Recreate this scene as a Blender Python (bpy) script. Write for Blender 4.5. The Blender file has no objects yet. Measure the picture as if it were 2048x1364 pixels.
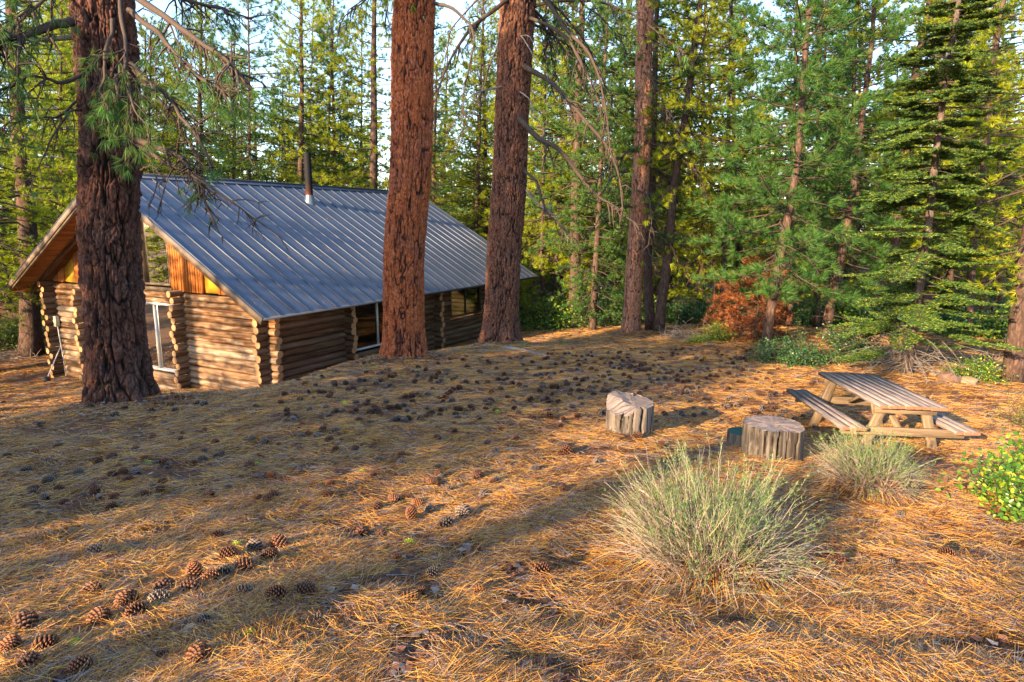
import bpy, math, random
import numpy as np
from mathutils import Vector, Matrix
R = math.radians
S = bpy.context.scene
COL = S.collection
# ------------------------------------------------------------------ camera, light, exposure
PITCH, FPX = R(10.3), 1290.0
SUN_EL, SUN_AZ = R(16.5), R(41.0)          # the azimuth the light travels towards, right of straight ahead
cam = bpy.data.objects.new('camera', bpy.data.cameras.new('camera')); COL.objects.link(cam)
cam.data.sensor_width = 36; cam.data.lens = 36 * FPX / 2048; cam.data.clip_start = .05; cam.data.clip_end = 1500
cam.rotation_euler = (R(90) - PITCH, 0, 0)
S.camera = cam
S.render.resolution_x, S.render.resolution_y = 1024, 682
S.view_settings.view_transform = 'Standard'; S.view_settings.look = 'None'
S.view_settings.gamma = 1; S.view_settings.exposure = 2.1
W = bpy.data.worlds.new('World'); S.world = W; W.use_nodes = True
nt = W.node_tree; sky = nt.nodes.new('ShaderNodeTexSky'); sky.sky_type = 'NISHITA'; sky.sun_disc = False
sky.sun_elevation = SUN_EL; sky.sun_rotation = SUN_AZ + math.pi
sky.air_density = 1.0; sky.dust_density = .6; sky.ozone_density = 2.0
nt.links.new(sky.outputs[0], nt.nodes['Background'].inputs[0]); nt.nodes['Background'].inputs[1].default_value = .15
sd = bpy.data.lights.new('sun', 'SUN'); sd.energy = 5.0; sd.angle = R(.55); sd.color = (1, .73, .42)
sun = bpy.data.objects.new('sun', sd); COL.objects.link(sun)
SD = Vector((math.sin(SUN_AZ) * math.cos(SUN_EL), math.cos(SUN_AZ) * math.cos(SUN_EL), -math.sin(SUN_EL)))
sun.rotation_euler = SD.to_track_quat('-Z', 'Y').to_euler()
S.cycles.max_bounces = 7; S.cycles.diffuse_bounces = 4; S.cycles.transparent_max_bounces = 8
S.cycles.use_denoising = True
try: S.cycles.denoising_prefilter = 'ACCURATE'
except Exception: pass

# ------------------------------------------------------------------ helpers
rng = np.random.default_rng(7)
def nrm(a): return a / np.maximum(np.linalg.norm(a, axis=-1, keepdims=True), 1e-9)
def hsh(ix, iy, iz, s=0):
    h = (ix.astype(np.int64) * 374761393 + iy.astype(np.int64) * 668265263 + iz.astype(np.int64) * 2147483647 + s * 974634777) & 0xffffffff
    h = ((h ^ (h >> 13)) * 1274126177) & 0xffffffff
    h = ((h ^ (h >> 16)) * 2246822519) & 0xffffffff
    return ((h ^ (h >> 15)) & 0xffffff) / float(0xffffff)
def vn(x, y, z=None, s=0):
    x = np.asarray(x, float); y = np.asarray(y, float); z = np.zeros_like(x) if z is None else np.asarray(z, float)
    ix, iy, iz = np.floor(x), np.floor(y), np.floor(z); fx, fy, fz = x - ix, y - iy, z - iz
    fx, fy, fz = [t * t * (3 - 2 * t) for t in (fx, fy, fz)]
    r = 0
    for a in (0, 1):
        for b in (0, 1):
            for c in (0, 1):
                r = r + hsh(ix + a, iy + b, iz + c, s) * (fx if a else 1 - fx) * (fy if b else 1 - fy) * (fz if c else 1 - fz)
    return r * 2 - 1
cp, sp = math.cos(PITCH), math.sin(PITCH)
def ray(px, py):                      # a viewing direction with unit depth, photo pixels (2048 wide)
    x = (px - 1024) / FPX; y = (682 - py) / FPX
    return np.array([x, cp + y * sp, -sp + y * cp])
def at(px, py, d): return ray(px, py) * d

# ------------------------------------------------------------------ terrain
CTL = [(1024,1364,2.5),(0,1364,2.5),(2048,1364,2.6),(0,1100,4.2),(500,1100,4.25),(1024,1000,5.3),(1500,1000,5.6),(1950,1000,5.6),
       (0,850,9.3),(243,805,9.6),(600,870,7.6),(1024,850,8.0),(1268,872,7.6),(1024,760,11.6),(500,790,13.0),(620,752,14.0),(760,718,15.2),
       (800,727,14.0),(1005,692,18.0),(1300,740,13.2),(1600,722,15.0),(1840,745,13.4),(1530,692,16.5),(1260,668,22.0),(1150,655,27.0),
       (1650,668,19.5),(2020,768,13.0),(0,705,24.0),(60,705,23.0),(1420,680,18.8),(1560,1180,3.9),(1200,700,17.5)]
cA = np.array([math.sin(.5112), math.cos(.5112), 0]); cG = np.array([-cA[1], cA[0], 0]); cB = np.array([-5.65, 14.53, -2.105])
def CP(u, v, z=0): return cB + cA * u + cG * v + np.array([0, 0, z])
pts = [tuple(at(*c)) for c in CTL]
for u, v, z in [(0,0,-1.98),(.3,3,-2.25),(0,6,-2.55),(0,9,-2.75),(0,12,-2.82),(3,-.1,-2.0),(6,0,-2.02),(9,0,-2.1),(12,0,-2.2),(15,0,-2.3),(6,12,-2.95),(13.7,12,-3.0),(13.7,6,-2.8),(6,6,-2.9)]:
    pts.append(tuple(CP(u, v, z)))
pts += [(4.75 - .5, 7.5, -2.76), (4.75 + .5, 7.5, -2.74), (4.7, 9.0, -2.87), (0,0,-1.56), (0,-8,-1.0), (-8,-6,-1.5), (8,-6,-1.4), (-20,-20,-1.2), (20,-20,-1.2), (0,-45,0.0), (-45,-20,-2), (45,-20,-2),
        (-40,30,-6.2), (-20,45,-6.2), (0,50,-6.2), (25,45,-5.6), (42,25,-4.4), (12,33,-4.7), (22,20,-3.6), (-25,18,-4.9), (-14,8,-2.9), (10,4,-2.4), (16,9,-3.0)]
TP = np.array(pts)
def _k(r2): return np.where(r2 > 0, r2 * np.log(np.maximum(r2, 1e-12)) * .5, 0)
_n = len(TP); _K = _k(((TP[:, None, :2] - TP[None, :, :2]) ** 2).sum(-1)) + np.eye(_n) * .6
_Q = np.hstack([np.ones((_n, 1)), TP[:, :2]]); _M = np.vstack([np.hstack([_K, _Q]), np.hstack([_Q.T, np.zeros((3, 3))])])
_w = np.linalg.solve(_M, np.concatenate([TP[:, 2], np.zeros(3)]))
def gz(x, y):
    x = np.atleast_1d(np.asarray(x, float)); y = np.atleast_1d(np.asarray(y, float)); sh = x.shape
    x = x.ravel(); y = y.ravel(); r = np.hypot(x, y); k = np.minimum(1, 48 / np.maximum(r, 1e-6)); cx, cy = x * k, y * k
    z = np.empty_like(x)
    for i in range(0, len(x), 40000):
        j = slice(i, i + 40000)
        z[j] = _k((cx[j, None] - TP[None, :, 0]) ** 2 + (cy[j, None] - TP[None, :, 1]) ** 2) @ _w[:_n] + _w[_n] + _w[_n + 1] * cx[j] + _w[_n + 2] * cy[j]
    z += .035 * vn(x / .9, y / .9, s=1) + .018 * vn(x / .33, y / .33, s=2) + .07 * vn(x / 2.7, y / 2.7, s=3) * np.clip((r - 2) / 6, 0, 1)
    for mx_, my_ in ((-5.66, 9.35), (-2.33, 13.6), (-.30, 17.4), (3.95, 21.6)): z += .13 * np.exp(-((x - mx_) ** 2 + (y - my_) ** 2) / 1.1)
    return z.reshape(sh)
def gz1(x, y): return float(gz(x, y)[0])
def hit(px, py):                      # where the line through a photo pixel meets the ground
    q = ray(px, py); d = np.arange(1.5, 60, .05); P = d[:, None] * q
    below = P[:, 2] <= gz(P[:, 0], P[:, 1]); i = int(np.argmax(below)) if below.any() else len(d) - 1
    return q * d[i], d[i]

# ------------------------------------------------------------------ materials
def mat(name):
    m = bpy.data.materials.new(name); m.use_nodes = True
    return m, m.node_tree, m.node_tree.nodes['Principled BSDF']
def N(t, typ, **kw):
    n = t.nodes.new(typ)
    for k, v in kw.items():
        if k.startswith('i_'):
            kk = k[2:]; n.inputs[int(kk) if kk.isdigit() else kk].default_value = v
        else: setattr(n, k, v)
    return n
def ramp(t, fac, stops, interp='LINEAR'):
    n = t.nodes.new('ShaderNodeValToRGB'); e = n.color_ramp.elements; n.color_ramp.interpolation = interp
    while len(e) < len(stops): e.new(.5)
    for i, (p, c) in enumerate(stops): e[i].position = p; e[i].color = (*c, 1)
    t.links.new(fac, n.inputs[0]); return n.outputs[0]
def mixc(t, fac, a, b, mode='MIX'):
    n = N(t, 'ShaderNodeMix', data_type='RGBA', blend_type=mode)
    for s, v in ((0, fac), (6, a), (7, b)):
        if hasattr(v, 'is_output'): t.links.new(v, n.inputs[s])
        elif s == 0: n.inputs[0].default_value = v
        else: n.inputs[s].default_value = (*v, 1)
    return n.outputs[2]
def coords(t, sc=(1, 1, 1), src='Object'):
    c = N(t, 'ShaderNodeTexCoord'); m = N(t, 'ShaderNodeMapping'); m.inputs['Scale'].default_value = sc
    t.links.new(c.outputs[src], m.inputs[0]); return m.outputs[0]
def noise(t, vec, scale, detail=4, rough=.6, dist=0):
    n = N(t, 'ShaderNodeTexNoise', i_Scale=scale, i_Detail=detail, i_Roughness=rough, i_Distortion=dist)
    if vec is not None: t.links.new(vec, n.inputs['Vector'])
    return n.outputs[0]
def bump(t, b, h, strength=.5, dist=.02):
    n = N(t, 'ShaderNodeBump', i_Strength=strength, i_Distance=dist); t.links.new(h, n.inputs['Height']); t.links.new(n.outputs[0], b.inputs['Normal'])
def island(t):
    return N(t, 'ShaderNodeNewGeometry').outputs['Random Per Island']
def leafmat(name, stops, trans=.45, rough=.5, hue=0.0, spec=.35):
    m, t, b = mat(name)
    col = ramp(t, island(t), stops)
    oi = N(t, 'ShaderNodeObjectInfo')
    hs = N(t, 'ShaderNodeHueSaturation'); t.links.new(col, hs.inputs['Color'])
    mr = N(t, 'ShaderNodeMapRange'); mr.inputs[3].default_value = .5 - hue; mr.inputs[4].default_value = .5 + hue
    t.links.new(oi.outputs['Random'], mr.inputs[0]); t.links.new(mr.outputs[0], hs.inputs['Hue'])
    b.inputs['Roughness'].default_value = rough; b.inputs['Specular IOR Level'].default_value = spec
    t.links.new(hs.outputs[0], b.inputs['Base Color'])
    tr = N(t, 'ShaderNodeBsdfTranslucent'); t.links.new(hs.outputs[0], tr.inputs[0])
    mx = N(t, 'ShaderNodeMixShader'); mx.inputs[0].default_value = trans
    t.links.new(b.outputs[0], mx.inputs[1]); t.links.new(tr.outputs[0], mx.inputs[2])
    t.links.new(mx.outputs[0], t.nodes['Material Output'].inputs[0]); return m
M = {}
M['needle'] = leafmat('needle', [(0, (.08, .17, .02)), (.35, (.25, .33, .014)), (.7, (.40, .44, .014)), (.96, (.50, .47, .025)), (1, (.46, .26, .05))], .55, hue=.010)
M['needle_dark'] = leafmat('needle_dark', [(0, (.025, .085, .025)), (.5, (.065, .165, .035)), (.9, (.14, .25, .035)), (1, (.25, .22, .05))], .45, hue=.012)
M['needle_fir'] = leafmat('needle_fir', [(0, (.016, .05, .02)), (.5, (.038, .10, .025)), (.75, (.10, .18, .022)), (1, (.32, .34, .022))], .3, hue=.0)
M['needle_dead'] = leafmat('needle_dead', [(0, (.09, .03, .015)), (.5, (.24, .07, .022)), (1, (.40, .15, .05))], .35)
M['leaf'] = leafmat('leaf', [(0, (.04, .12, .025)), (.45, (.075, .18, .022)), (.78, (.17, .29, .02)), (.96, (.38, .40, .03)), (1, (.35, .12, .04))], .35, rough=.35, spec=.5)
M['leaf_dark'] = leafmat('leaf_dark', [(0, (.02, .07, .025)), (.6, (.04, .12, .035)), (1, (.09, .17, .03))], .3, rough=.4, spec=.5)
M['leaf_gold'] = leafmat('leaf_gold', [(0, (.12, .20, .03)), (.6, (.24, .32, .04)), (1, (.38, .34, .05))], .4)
M['brush_green'] = leafmat('brush_green', [(0, (.08, .16, .06)), (.5, (.15, .25, .08)), (1, (.28, .36, .10))], .4)
M['brush_stem'] = leafmat('brush_stem', [(0, (.08, .055, .05)), (.35, (.24, .18, .16)), (.75, (.42, .33, .28)), (1, (.55, .43, .32))], .15)
M['litter'] = leafmat('litter', [(0, (.035, .016, .012)), (.22, (.16, .055, .020)), (.40, (.42, .170, .026)), (.62, (.60, .30, .045)), (.78, (.66, .42, .12)), (.82, (.12, .095, .10)), (1, (.33, .28, .275))], .15, rough=.55)
def bark(name, furrow, mid, hi, sc=1.0, attr=False):
    m, t, b = mat(name)
    v = coords(t, (9 * sc, 9 * sc, 2.4 * sc)); n1 = noise(t, v, 1, 5, .65, .6)
    c = ramp(t, n1, [(.3, mid), (.55, hi), (.75, tuple(x * .75 + .05 for x in mid))])
    big = noise(t, coords(t, (1, 1, .6)), 2.2, 3)
    c = mixc(t, ramp(t, big, [(.45, (0, 0, 0)), (.7, (.55, .55, .55))]), c, tuple(.5 * x + .06 for x in mid))
    if attr:
        a = N(t, 'ShaderNodeAttribute', attribute_name='furrow'); f = a.outputs['Fac']
        fine = noise(t, coords(t, (34, 34, 15)), 1, 5, .75, .4); c = mixc(t, ramp(t, fine, [(.38, (0, 0, 0)), (.62, (1, 1, 1))]), tuple(x * .45 for x in mid), c)
        c = mixc(t, ramp(t, f, [(.02, (0, 0, 0)), (.30, (.55, .55, .55)), (.85, (1, 1, 1))]), furrow, c); bump(t, b, fine, .55, .012)
    else:
        vo = N(t, 'ShaderNodeTexVoronoi', feature='DISTANCE_TO_EDGE', i_Scale=1.0); w = coords(t, (11 * sc, 11 * sc, 3.5 * sc)); 
        ad = N(t, 'ShaderNodeVectorMath', operation='ADD'); ns = N(t, 'ShaderNodeTexNoise', i_Scale=1.6); t.links.new(w, ns.inputs[0])
        t.links.new(w, ad.inputs[0]); t.links.new(ns.outputs['Color'], ad.inputs[1]); t.links.new(ad.outputs[0], vo.inputs['Vector'])
        e = ramp(t, vo.outputs['Distance'], [(.02, (0, 0, 0)), (.16, (1, 1, 1))])
        fn = noise(t, coords(t, (26, 26, 8)), 1, 4, .7); c = mixc(t, ramp(t, fn, [(.4, (.35,) * 3), (.6, (1, 1, 1))]), tuple(x * .4 for x in mid), c); c = mixc(t, ramp(t, vo.outputs['Distance'], [(.0, (.45,) * 3), (.25, (1, 1, 1))]), furrow, c); bump(t, b, fn, .8, .02)
    t.links.new(c, b.inputs['Base Color']); b.inputs['Roughness'].default_value = .9; b.inputs['Specular IOR Level'].default_value = .2
    return m
M['bark_dark'] = bark('bark_dark', (.006, .004, .004), (.075, .030, .021), (.15, .062, .042), attr=True)
M['bark_red'] = bark('bark_red', (.022, .008, .006), (.27, .062, .020), (.48, .14, .05), attr=True)
M['bark_brown'] = bark('bark_brown', (.012, .006, .005), (.12, .046, .028), (.23, .10, .062), attr=True)
M['bark_pink'] = bark('bark_pink', (.04, .015, .010), (.32, .125, .07), (.50, .25, .16), attr=True)
M['bark_pine'] = bark('bark_pine', (.02, .012, .010), (.075, .042, .032), (.14, .082, .062))
M['bark_pale'] = bark('bark_pale', (.03, .02, .017), (.10, .07, .058), (.17, .12, .10))
def plain(name, col, rough=.7, metal=0, var=.25, nscale=6, bmp=.2, spec=.4):
    m, t, b = mat(name); n = noise(t, coords(t), nscale, 5, .65)
    c = ramp(t, n, [(.25, tuple(x * (1 - var) for x in col)), (.75, tuple(min(1, x * (1 + var)) for x in col))])
    t.links.new(c, b.inputs['Base Color']); b.inputs['Roughness'].default_value = rough; b.inputs['Metallic'].default_value = metal
    b.inputs['Specular IOR Level'].default_value = spec
    if bmp: bump(t, b, n, bmp, .01)
    return m
M['twig'] = plain('twig', (.055, .036, .028), .85, nscale=20)
M['twig_grey'] = plain('twig_grey', (.20, .165, .15), .85, nscale=14)
M['rock_grey'] = plain('rock_grey', (.27, .28, .30), .8, nscale=9, bmp=.5)
M['rock_tan'] = plain('rock_tan', (.22, .145, .09), .85, nscale=7, bmp=.5)
M['stone_brown'] = plain('stone_brown', (.13, .075, .052), .85, nscale=7, bmp=.5)
M['fascia'] = plain('fascia', (.15, .105, .075), .75, nscale=5)
M['alu'] = plain('alu', (.55, .53, .50), .4, .3, .1)
M['galv'] = plain('galv', (.16, .19, .22), .35, .7, .2)
def rustmat():
    m, t, b = mat('rust'); v = coords(t); n = noise(t, v, 3, 4); sx = N(t, 'ShaderNodeSeparateXYZ'); t.links.new(v, sx.inputs[0]); ad = N(t, 'ShaderNodeMath', operation='MULTIPLY_ADD'); ad.inputs[1].default_value = .5; t.links.new(n, ad.inputs[0]); t.links.new(sx.outputs[2], ad.inputs[2])
    mr = N(t, 'ShaderNodeMapRange'); mr.inputs[1].default_value = 6.25; mr.inputs[2].default_value = 6.75; t.links.new(ad.outputs[0], mr.inputs[0])
    t.links.new(ramp(t, mr.outputs[0], [(0, (.13, .03, .010)), (.5, (.035, .014, .010)), (1, (.012, .011, .014))]), b.inputs['Base Color']); b.inputs['Roughness'].default_value = .7; b.inputs['Specular IOR Level'].default_value = .12; return m
M['rust'] = rustmat()
M['box'] = plain('box', (.45, .40, .28), .5)
M['black'] = plain('black', (.02, .02, .022), .5)
M['green_paint'] = plain('green_paint', (.015, .06, .045), .55)
M['lichen'] = plain('lichen', (.42, .55, .04), .8)
def wood(name, stops, along='U', ring=False, rough=.75, sx=1.2, sy=14):
    m, t, b = mat(name)
    uv = coords(t, (sx, sy, 1), 'UV'); isl = island(t)
    cx = N(t, 'ShaderNodeCombineXYZ'); ml = N(t, 'ShaderNodeMath', operation='MULTIPLY'); ml.inputs[1].default_value = 57.0
    t.links.new(isl, ml.inputs[0]); t.links.new(ml.outputs[0], cx.inputs[0]); t.links.new(ml.outputs[0], cx.inputs[2])
    ad = N(t, 'ShaderNodeVectorMath', operation='ADD'); t.links.new(uv, ad.inputs[0]); t.links.new(cx.outputs[0], ad.inputs[1])
    n = noise(t, ad.outputs[0], 1.0, 6, .68, .5)
    c = ramp(t, n, stops)
    c2 = mixc(t, .35, c, ramp(t, isl, [(0, tuple(x * .5 for x in stops[1][1])), (.5, stops[1][1]), (1, tuple(min(1, x * 1.2) for x in stops[-1][1]))]), 'MIX')
    # dark knots and checks
    kn = noise(t, ad.outputs[0], 3.3, 2, .5, 1.5)
    c3 = mixc(t, ramp(t, kn, [(.66, (0, 0, 0)), (.74, (.8, .8, .8))]), c2, tuple(x * .25 for x in stops[1][1]))
    t.links.new(c3, b.inputs['Base Color']); b.inputs['Roughness'].default_value = rough; b.inputs['Specular IOR Level'].default_value = .3
    bump(t, b, n, .5, .012); return m
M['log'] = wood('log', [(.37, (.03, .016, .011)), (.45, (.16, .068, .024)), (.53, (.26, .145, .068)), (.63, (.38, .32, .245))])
M['log_shaded'] = wood('log_shaded', [(.36, (.022, .013, .010)), (.45, (.09, .042, .018)), (.54, (.15, .085, .042)), (.68, (.21, .165, .125))])  # darker copy of the log wood, shade under the eaves put into its colour
M['cladding'] = wood('cladding', [(.25, (.12, .03, .008)), (.45, (.34, .10, .018)), (.7, (.48, .19, .04))], sx=1.5, sy=10)
M['soffit'] = wood('soffit', [(.25, (.14, .04, .012)), (.5, (.38, .13, .03)), (.75, (.50, .20, .05))], sx=.8, sy=8)
M['plank'] = wood('plank', [(.36, (.03, .02, .018)), (.45, (.11, .082, .075)), (.54, (.24, .21, .205)), (.68, (.25, .17, .13))], sx=3.2, sy=62)
M['timber'] = wood('timber', [(.36, (.035, .022, .015)), (.5, (.14, .092, .055)), (.68, (.23, .165, .105))], sx=2.2, sy=34)
M['stump_side'] = wood('stump_side', [(.38, (.012, .009, .008)), (.46, (.06, .045, .037)), (.54, (.14, .118, .100)), (.68, (.20, .165, .135))], sx=1.3, sy=22)
M['plank_end'] = plain('plank_end', (.30, .10, .05), .8, nscale=20)
M['yellow_panel'] = plain('yellow_panel', (.46, .27, .02), .6, nscale=2)
def endgrain():
    m, t, b = mat('log_end'); u = coords(t, (1, 1, 1), 'UV'); l = N(t, 'ShaderNodeVectorMath', operation='LENGTH'); t.links.new(u, l.inputs[0])
    mm = N(t, 'ShaderNodeMath', operation='MULTIPLY'); mm.inputs[1].default_value = 30; t.links.new(l.outputs['Value'], mm.inputs[0])
    sn = N(t, 'ShaderNodeMath', operation='SINE'); t.links.new(mm.outputs[0], sn.inputs[0])
    c = ramp(t, sn.outputs[0], [(0, (.36, .17, .06)), (1, (.56, .31, .12))])
    c = mixc(t, ramp(t, noise(t, u, 4, 3), [(.35, (0, 0, 0)), (.7, (.6, .6, .6))]), c, (.30, .20, .13))
    c = mixc(t, ramp(t, island(t), [(0, (0, 0, 0)), (1, (.45, .45, .45))]), c, (.20, .11, .06))
    t.links.new(c, b.inputs['Base Color']); b.inputs['Roughness'].default_value = .8; return m
M['log_end'] = endgrain()
def roofmat():
    m, t, b = mat('roof_metal'); n = noise(t, coords(t, (1, 1, 1)), 1.3, 4); n2 = noise(t, coords(t, (1, 6, 6)), 5, 3)
    c = ramp(t, n, [(.3, (.055, .072, .115)), (.7, (.085, .105, .155))]); t.links.new(c, b.inputs['Base Color'])
    b.inputs['Metallic'].default_value = .2; t.links.new(ramp(t, n2, [(.3, (.42,) * 3), (.7, (.55,) * 3)]), b.inputs['Roughness'])
    return m
M['roof'] = roofmat()
def glassmat():
    m, t, b = mat('window_glass'); g = N(t, 'ShaderNodeBsdfGlossy'); g.inputs['Roughness'].default_value = .02; g.inputs[0].default_value = (.9, .9, .9, 1)
    tr = N(t, 'ShaderNodeBsdfTransparent'); tr.inputs[0].default_value = (.35, .38, .36, 1)
    f = N(t, 'ShaderNodeFresnel', i_IOR=1.5); mx = N(t, 'ShaderNodeMixShader'); t.links.new(f.outputs[0], mx.inputs[0])
    t.links.new(tr.outputs[0], mx.inputs[1]); t.links.new(g.outputs[0], mx.inputs[2]); t.links.new(mx.outputs[0], t.nodes['Material Output'].inputs[0]); return m
M['glass'] = glassmat()
def groundmat():
    m, t, b = mat('forest_floor'); g = N(t, 'ShaderNodeNewGeometry'); 
    def nz(s, sc=(1, 1, 1), d=6, r=.7, dist=0):
        mp = N(t, 'ShaderNodeMapping'); mp.inputs['Scale'].default_value = sc; t.links.new(g.outputs['Position'], mp.inputs[0]); return noise(t, mp.outputs[0], s, d, r, dist)
    n1 = nz(38, (.45, 1, 1), 6, .75, 1.2); n2 = nz(1.3, d=4); n3 = nz(7, d=5)
    c = ramp(t, n1, [(.34, (.018, .011, .009)), (.45, (.085, .042, .030)), (.54, (.24, .105, .040)), (.66, (.42, .21, .07)), (.78, (.29, .235, .235))])
    c = mixc(t, ramp(t, n2, [(.42, (0, 0, 0)), (.68, (.5, .5, .5))]), c, (.145, .10, .095))
    c = mixc(t, ramp(t, n3, [(.55, (0, 0, 0)), (.72, (.6, .6, .6))]), c, (.07, .045, .032))
    t.links.new(c, b.inputs['Base Color']); b.inputs['Roughness'].default_value = .95; b.inputs['Specular IOR Level'].default_value = .1
    bump(t, b, n1, .9, .03); return m
M['floor'] = groundmat()

# ------------------------------------------------------------------ mesh building
class MB:
    def __init__(s): s.V = []; s.n = 0; s.F = []          # F: (faces k x m, material index, uv k x m x 2 or None)
    def add(s, V, F, mi=0, uv=None):
        V = np.asarray(V, float).reshape(-1, 3); F = np.asarray(F, int)
        if not len(V) or not len(F): return
        s.V.append(V); s.F.append((F + s.n, mi, uv)); s.n += len(V)
    def addx(s, V, Fs):                                    # one vertex set with several face sets
        V = np.asarray(V, float).reshape(-1, 3); s.V.append(V)
        for F, mi, uv in Fs: s.F.append((np.asarray(F, int) + s.n, mi, uv))
        s.n += len(V)
    def merge(s, o, off=(0, 0, 0), sc=1.0, rz=0.0):
        V = np.vstack(o.V); c, q = math.cos(rz), math.sin(rz)
        V = (V @ np.array([[c, q, 0], [-q, c, 0], [0, 0, 1]])) * sc + np.array(off)
        for F, mi, uv in o.F: s.F.append((F + s.n, mi, uv))
        s.V.append(V); s.n += len(V)
    def build(s, name, mats, parent=None, smooth=True, attrs=None, sharp=None):
        V = np.vstack(s.V); me = bpy.data.meshes.new(name)
        loops = np.concatenate([f.ravel() for f, _, _ in s.F]); tot = np.concatenate([np.full(len(f), f.shape[1]) for f, _, _ in s.F])
        mi = np.concatenate([np.full(len(f), m) if np.isscalar(m) else np.asarray(m) for f, m, _ in s.F])
        me.vertices.add(len(V)); me.vertices.foreach_set('co', V.astype(np.float32).ravel())
        me.loops.add(len(loops)); me.loops.foreach_set('vertex_index', loops.astype(np.int32))
        me.polygons.add(len(tot)); st = np.concatenate([[0], np.cumsum(tot)[:-1]])
        me.polygons.foreach_set('loop_start', st.astype(np.int32)); me.polygons.foreach_set('loop_total', tot.astype(np.int32))
        me.polygons.foreach_set('material_index', mi.astype(np.int32))
        if smooth: me.polygons.foreach_set('use_smooth', np.ones(len(tot), bool))
        if any(u is not None for _, _, u in s.F):
            U = np.concatenate([(np.zeros((f.size, 2)) if u is None else np.asarray(u, float).reshape(-1, 2)) for f, _, u in s.F])
            l = me.uv_layers.new(name='UVMap'); l.data.foreach_set('uv', U.astype(np.float32).ravel())
        for k, a in (attrs or {}).items():
            at_ = me.attributes.new(k, 'FLOAT', 'POINT'); at_.data.foreach_set('value', np.asarray(a, np.float32))
        me.update(calc_edges=True)
        for m in (mats if isinstance(mats, (list, tuple)) else [mats]): me.materials.append(M[m] if isinstance(m, str) else m)
        if smooth and sharp: me.set_sharp_from_angle(angle=R(sharp))
        o = bpy.data.objects.new(name, me); COL.objects.link(o)
        if parent is not None: o.parent = parent
        return o
def tag(o, label=None, cat=None, group=None, kind=None):
    if label: o['label'] = label
    if cat: o['category'] = cat
    if group: o['group'] = group
    if kind: o['kind'] = kind
    return o
def empty(name, loc, label=None, cat=None, group=None, rz=0):
    o = bpy.data.objects.new(name, None); COL.objects.link(o); o.location = Vector([float(q) for q in loc]); o.rotation_euler = (0, 0, rz); o.empty_display_size = .2
    return tag(o, label, cat, group)
def frames(P):
    P = np.asarray(P, float); T = nrm(np.gradient(P, axis=0)); up = np.array([0, 0, 1.]) if abs(T[:, 2]).mean() < .8 else np.array([1., 0, 0])
    X = nrm(np.cross(T, up)); return T, X, np.cross(X, T)
def tube(mb, P, r, sides=8, mi=0, cap=None, uvs=1.0, wob=0, seed=0):
    P = np.asarray(P, float); n = len(P); r = np.broadcast_to(np.asarray(r, float), (n,)); T, X, Y = frames(P)
    a = np.arange(sides) / sides * 2 * math.pi
    rr = r[:, None] * np.ones(sides)
    if wob: rr = rr * (1 + wob * vn(np.cos(a)[None] * 1.3 + seed * 7.7, np.sin(a)[None] * 1.3 + np.arange(n)[:, None] * .45, seed * 3.1 + 0 * rr))
    V = P[:, None] + rr[..., None] * (np.cos(a)[None, :, None] * X[:, None] + np.sin(a)[None, :, None] * Y[:, None])
    i = np.arange(n - 1)[:, None]; j = np.arange(sides)[None]; jn = (j + 1) % sides
    F = np.stack([i * sides + j, i * sides + jn, (i + 1) * sides + jn, (i + 1) * sides + j], -1).reshape(-1, 4)
    L = np.concatenate([[0], np.cumsum(np.linalg.norm(np.diff(P, axis=0), axis=1))]) * uvs
    rm = float(r.mean()) * 2 * math.pi * uvs
    uv = np.stack([np.stack([L[i] + 0 * j, (j / sides) * rm + 0 * i], -1), np.stack([L[i] + 0 * j, ((j + 1) / sides) * rm + 0 * i], -1),
                   np.stack([L[i + 1] + 0 * j, ((j + 1) / sides) * rm + 0 * i], -1), np.stack([L[i + 1] + 0 * j, (j / sides) * rm + 0 * i], -1)], 2).reshape(-1, 4, 2)
    Fs = [(F, mi, uv)]
    if cap is not None:
        cuv = np.stack([np.cos(a), np.sin(a)], -1) * .5 * 1.0
        Fs.append((np.arange(sides)[::-1][None], cap, cuv[::-1][None])); Fs.append(((np.arange(sides) + (n - 1) * sides)[None], cap, cuv[None]))
    mb.addx(V, Fs)
def tubes(mb, P, r, sides=3, mi=0):                        # m thin stems at once: P m x n x 3, r m x n
    m, n = P.shape[:2]
    T = nrm(np.gradient(P, axis=1)); up = np.where(np.abs(T[..., 2:3]) > .9, np.array([1., 0, 0]), np.array([0, 0, 1.]))
    X = nrm(np.cross(T, up)); Y = np.cross(X, T); a = np.arange(sides) / sides * 2 * math.pi
    V = P[:, :, None] + r[..., None, None] * (np.cos(a)[:, None] * X[:, :, None] + np.sin(a)[:, None] * Y[:, :, None])
    k = np.arange(m)[:, None, None] * n * sides; i = np.arange(n - 1)[None, :, None]; j = np.arange(sides)[None, None]; jn = (j + 1) % sides
    F = np.stack([k + i * sides + j, k + i * sides + jn, k + (i + 1) * sides + jn, k + (i + 1) * sides + j], -1).reshape(-1, 4)
    mb.add(V, F, mi)
def rsph(g, n): return nrm(g.standard_normal((n, 3)))
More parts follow.
